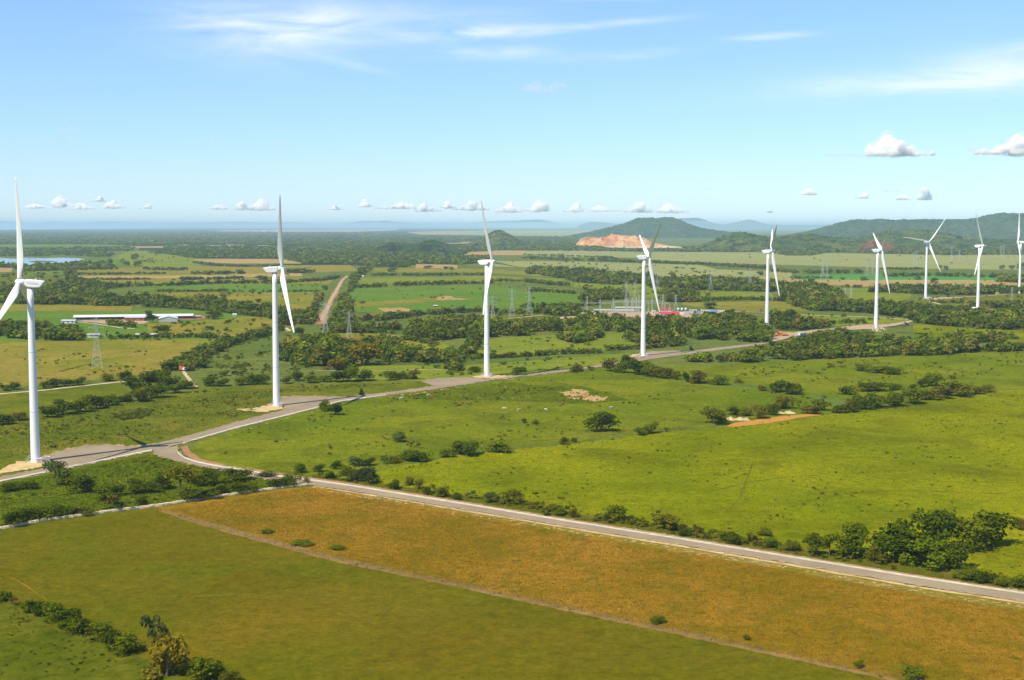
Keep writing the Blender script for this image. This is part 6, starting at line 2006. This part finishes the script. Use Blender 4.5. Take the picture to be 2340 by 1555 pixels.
# ------------------------------------------------------------------ cattle
def cow_mesh(mat):
    me_ = bpy.data.meshes.new('cow')
    vs = [(0, 0, 1.05), (.45, 0, 1.08), (.85, 0, 1.10), (-.45, 0, 1.06), (-.85, 0, 1.10), (1.15, 0, 1.22), (1.45, 0, 1.12), (1.72, 0, .95),
          (.75, .2, .75), (.75, .2, .4), (.75, .2, .02), (.75, -.2, .75), (.75, -.2, .4), (.75, -.2, .02),
          (-.75, .2, .75), (-.85, .2, .42), (-.78, .2, .02), (-.75, -.2, .75), (-.85, -.2, .42), (-.78, -.2, .02), (-1.02, 0, 1.05), (-1.08, 0, .6)]
    es = [(0, 1), (1, 2), (0, 3), (3, 4), (2, 5), (5, 6), (6, 7), (2, 8), (8, 9), (9, 10), (2, 11), (11, 12), (12, 13), (4, 14), (14, 15), (15, 16), (4, 17), (17, 18), (18, 19), (4, 20), (20, 21)]
    ra = [.36, .36, .33, .36, .32, .22, .19, .12, .15, .10, .08, .15, .10, .08, .17, .10, .08, .17, .10, .08, .06, .05]
    me_.from_pydata(vs, es, [])
    o = bpy.data.objects.new('tmp_cow', me_)
    COL.objects.link(o)
    sk = o.modifiers.new('skin', 'SKIN')
    for i, r in enumerate(ra):
        me_.skin_vertices[0].data[i].radius = (r, r)
    me_.skin_vertices[0].data[0].use_root = True
    ss = o.modifiers.new('sub', 'SUBSURF')
    ss.levels = ss.render_levels = 1
    bpy.context.view_layer.update()
    out = bpy.data.meshes.new_from_object(o.evaluated_get(bpy.context.evaluated_depsgraph_get()))
    out.name = 'cow'
    bpy.data.objects.remove(o)
    out.materials.clear()
    out.materials.append(mat)
    return out


COWB, COWW = cow_mesh(M['cow_brown']), cow_mesh(M['cow_white'])
b = MB()
for s in (-1, 1):
    b.tube((1.42, s * .12, 1.28), (1.38, s * .34, 1.42), .035, .012, 5)
HORN = b.mesh('horns', M['rock'])
cows = [(899, 913, 0), (917, 913, 1), (937, 907, 0), (942, 913, 0), (887, 911, 0), (979, 906, 1), (984, 909, 0), (990, 908, 0), (908, 915, 0), (1068, 924, 0), (1057, 924, 0), (1151.5, 937, 1), (1185, 940, 1), (1248, 940, 1), (1191, 918, 0), (1389, 932, 0), (1397, 935, 1), (1286, 926, 0), (1208, 934, 0), (1330, 910, 0), (1345, 918, 0), (1360, 916, 1)]
cow_n = {}
for i, (x, y, wht) in enumerate(sorted(cows)):
    g = gp(x, y)
    o = link('cow', COWW if wht else COWB, None, (g[0], g[1], 0), random.uniform(0, 6.28))
    o.scale = (1.05,) * 3
    link('horns', HORN, o)
    where = 'beside the access road left of the stones' if x < 950 else 'at the left end of the scattered stones' if x < 1000 else 'alone in the cattle pasture' if x < 1280 else 'by the sandy mound'
    kk = cow_n[wht, where] = cow_n.get((wht, where), -1) + 1
    tag(o, ('white' if wht else 'brown') + ' cow grazing ' + where + ', ' + ORD[kk] + ' from left', 'cow', ('white' if wht else 'brown') + ' cows ' + where)
for i, (x, y) in enumerate([(590, 639.5), (597, 640), (604, 639), (706, 638.5), (1929, 638.5), (1940, 639), (1961, 638.5)]):
    g = gp(x, y)
    o = link('cow', COWW, None, (g[0], g[1], 0), random.uniform(0, 6.28))
    o.scale = (1.5,) * 3
    where = 'near the second turbine hub' if x < 800 else 'on the tan strip right of the fifth turbine'
    kk = cow_n[2, where] = cow_n.get((2, where), -1) + 1
    tag(o, 'tiny white cow ' + where + ', ' + ORD[kk] + ' from left', 'cow', 'white cows ' + where)

# ------------------------------------------------------------------ clouds
def droplets(name, dens):
    """a body of cloud droplets: light scatters many times inside and the thin rims fade out"""
    t = NT(name)
    v = t.n('ShaderNodeVolumePrincipled')
    v.inputs['Color'].default_value = (.995, .995, .995, 1)
    v.inputs['Density'].default_value = dens
    v.inputs['Anisotropy'].default_value = 0
    t.link(v.outputs[0], t.out.inputs['Volume'])
    return t.m


import bmesh
_b = bmesh.new()
bmesh.ops.create_icosphere(_b, subdivisions=3, radius=1.0)
ICO_V = np.array([v.co[:] for v in _b.verts])
ICO_F = np.array([[v.index for v in f.verts] for f in _b.faces])
_b.free()


def puff(lobes, seed, lump=.22, flat=.0):
    """a heap of billows; the underside is cut nearly flat"""
    r = np.random.default_rng(seed)
    Vs, Fs, n = [], [], 0
    for (x, y, z, rx, rz) in lobes:
        q = ICO_V.copy()
        dsp = np.ones(len(q))
        for k in range(14):
            w = r.normal(size=3)
            w *= r.uniform(2.5, 11) / np.linalg.norm(w)
            dsp += lump * (2.6 / np.linalg.norm(w)) ** .8 * .6 * np.sin(q @ w + r.uniform(0, 6.28))
        q = q * dsp[:, None] * np.array([rx, rx * .8, rz])
        q[:, 2] = np.where(q[:, 2] < -flat * rz, -flat * rz + .25 * (q[:, 2] + flat * rz), q[:, 2])
        Vs.append(q + np.array([x, y, z]))
        Fs.append(ICO_F + n)
        n += len(q)
    return np.concatenate(Vs), np.concatenate(Fs)


CLOUDS = [(2048, 335, 160, 44, 0, 'largest white cumulus, above the sixth and seventh turbines'), (2292, 334, 155, 40, 0, 'white cumulus cut by the right edge of the photo'),
          (1842, 437, 42, 17, 0, 'small bright cumulus above the fifth turbine'), (2109, 444, 36, 26, 0, 'small round cumulus above the seventh turbine'), (2061, 450, 34, 14, 0, 'small flat cumulus left of the round one above the seventh turbine'), (1966, 447, 30, 13, 0, 'small faint cumulus above the sixth turbine')]
row_c = [(100, 471, 66, 11), (148, 458, 46, 30), (188, 470, 56, 16), (228, 455, 28, 12), (265, 467, 44, 18), (335, 472, 28, 10), (500, 473, 42, 11), (560, 467, 32, 24), (600, 467, 58, 26), (770, 474, 30, 11), (835, 463, 28, 20), (905, 469, 80, 16), (978, 473, 50, 20), (1025, 467, 30, 18), (1075, 470, 72, 20), (1160, 473, 52, 24), (1224, 469, 50, 27), (1308, 474, 42, 20), (1380, 475, 60, 16), (1455, 472, 60, 26), (1533, 475, 66, 22), (1752, 482, 22, 8)]
for i, c in enumerate(row_c):
    where = 'left of the second turbine' if c[0] < 630 else 'between the second and third turbines' if c[0] < 1100 else 'right of the third turbine'
    grp = [q for q in row_c if (q[0] < 630) == (c[0] < 630) and (q[0] < 1100) == (c[0] < 1100)]
    CLOUDS.append((*c, 1, f'low cumulus of the horizon row {where}, {ORD[grp.index(c)]} from the left'))
for k, (cx_, cy_, w_, h_, far, lab) in enumerate(CLOUDS):
    alt = 640.0
    y_base = cy_ + h_ / 2
    dd = (alt - CAM_H) * F_PX / (HOR - y_base)
    s = dd / F_PX
    rr = random.Random(k * 5 + 1)
    X = (cx_ - CX) * s
    W, H_ = w_ * s * (1.3 if far else 1.12), h_ * s * (.95 if far else 1.05)
    lobes = []
    n = max(4, int(round(W / (H_ * .34))))
    peak = rr.uniform(-.2, .28)
    for j in range(n):
        u = (j + .5) / n - .5 + rr.uniform(-.3, .3) / n
        tall = max(.22, 1 - abs(u - peak) * 1.9) * rr.uniform(.75, 1.0)
        r_ = H_ * .36 * rr.uniform(.7, 1.1) * (.45 + .55 * tall)
        z = 0.0
        while z + r_ * .6 < H_ * tall or z == 0.0:
            lobes.append((u * W * .86 + rr.uniform(-.3, .3) * r_, rr.uniform(-.8, .8) * r_, z + r_ * .35, r_ * rr.uniform(.9, 1.2), r_ * rr.uniform(.75, 1.0)))
            z += r_ * rr.uniform(.7, .95)
    V_, F_ = puff(lobes, k + 40, .12, .45)
    root = empty('cumulus_cloud', (X, dd, alt))
    link('billow', np_mesh('billow', V_, F_, droplets('cloud_billow', 9.0 / H_)), root)
    for sc_ in (1.35,):
        lobes2 = [(a * 1.04, b_, c_, d_ * sc_, e * sc_) for a, b_, c_, d_, e in lobes]
        V_, F_ = puff(lobes2, k + 140, .26, .5)
        link('veil', np_mesh('veil', V_, F_, droplets('cloud_veil', 1.7 / H_)), root)
    tag(root, lab, 'cloud', 'cumulus clouds in a row above the horizon' if far else 'cumulus clouds at right')
for k, (cx_, cy_, w_, h_, od, lab) in enumerate([(1245, 202, 84, 36, 1.5, 'grey pink ragged cloud alone above the third turbine'), (166, 323, 30, 18, .7, 'lower grey wisp above the first turbine'), (170, 298, 46, 9, .6, 'upper grey wisp above the first turbine'), (478, 325, 30, 8, .6, 'tiny grey wisp between the first and second turbines'), (645, 331, 34, 9, .6, 'tiny grey wisp above the second turbine'), (890, 361, 24, 8, .6, 'tiny grey wisp between the second and third turbines'), (1325, 345, 46, 22, .35, 'faint slanting wisp above the fourth turbine'), (1396, 419, 32, 7, .6, 'tiny grey wisp above the quarry'), (1610, 432, 20, 6, .5, 'tiny grey wisp above the far hills'), (2028, 436, 44, 8, .6, 'flat grey wisp left of the round cumulus'), (1925, 356, 70, 11, .7, 'grey tail left of the largest cumulus'), (2240, 345, 70, 10, .7, 'grey tail left of the cumulus at the right edge')]):
    alt = 900.0
    dd = (alt - CAM_H) * F_PX / (HOR - cy_ - h_ / 2)
    s = dd / F_PX
    W, H_ = w_ * s, h_ * s
    rr = random.Random(k + 77)
    lobes = [((j / 4 - .5) * W * .8 + rr.uniform(-.05, .05) * W, rr.uniform(-.1, .1) * W, H_ * rr.uniform(.2, .55), W * rr.uniform(.14, .24), H_ * rr.uniform(.25, .5)) for j in range(5)]
    V_, F_ = puff(lobes, k + 240, .34, .5)
    tag(link('cloud_wisp', np_mesh('cloud_wisp', V_, F_, droplets('cloud_wisp', od * .5 / H_)), None, ((cx_ - CX) * s, dd, alt)), lab, 'cloud', 'small grey cloud wisps')

# ------------------------------------------------------------------ air
HZ = 240.0
S = 135000.0
b = MB()
b.add([(-S, -S, -5), (S, -S, -5), (S, S, -5), (-S, S, -5), (-S, -S, HZ), (S, -S, HZ), (S, S, HZ), (-S, S, HZ)], [(3, 2, 1, 0), (4, 5, 6, 7), (0, 1, 5, 4), (1, 2, 6, 5), (2, 3, 7, 6), (3, 0, 4, 7)])
t = NT('haze')
pv = t.n('ShaderNodeVolumePrincipled')
pv.inputs['Color'].default_value = (.60, .86, 1.0, 1)
pv.inputs['Density'].default_value = 3.9e-5
pv.inputs['Anisotropy'].default_value = -.05
t.link(pv.outputs[0], t.out.inputs['Volume'])
tag(b.build('haze', t.m), kind='stuff')
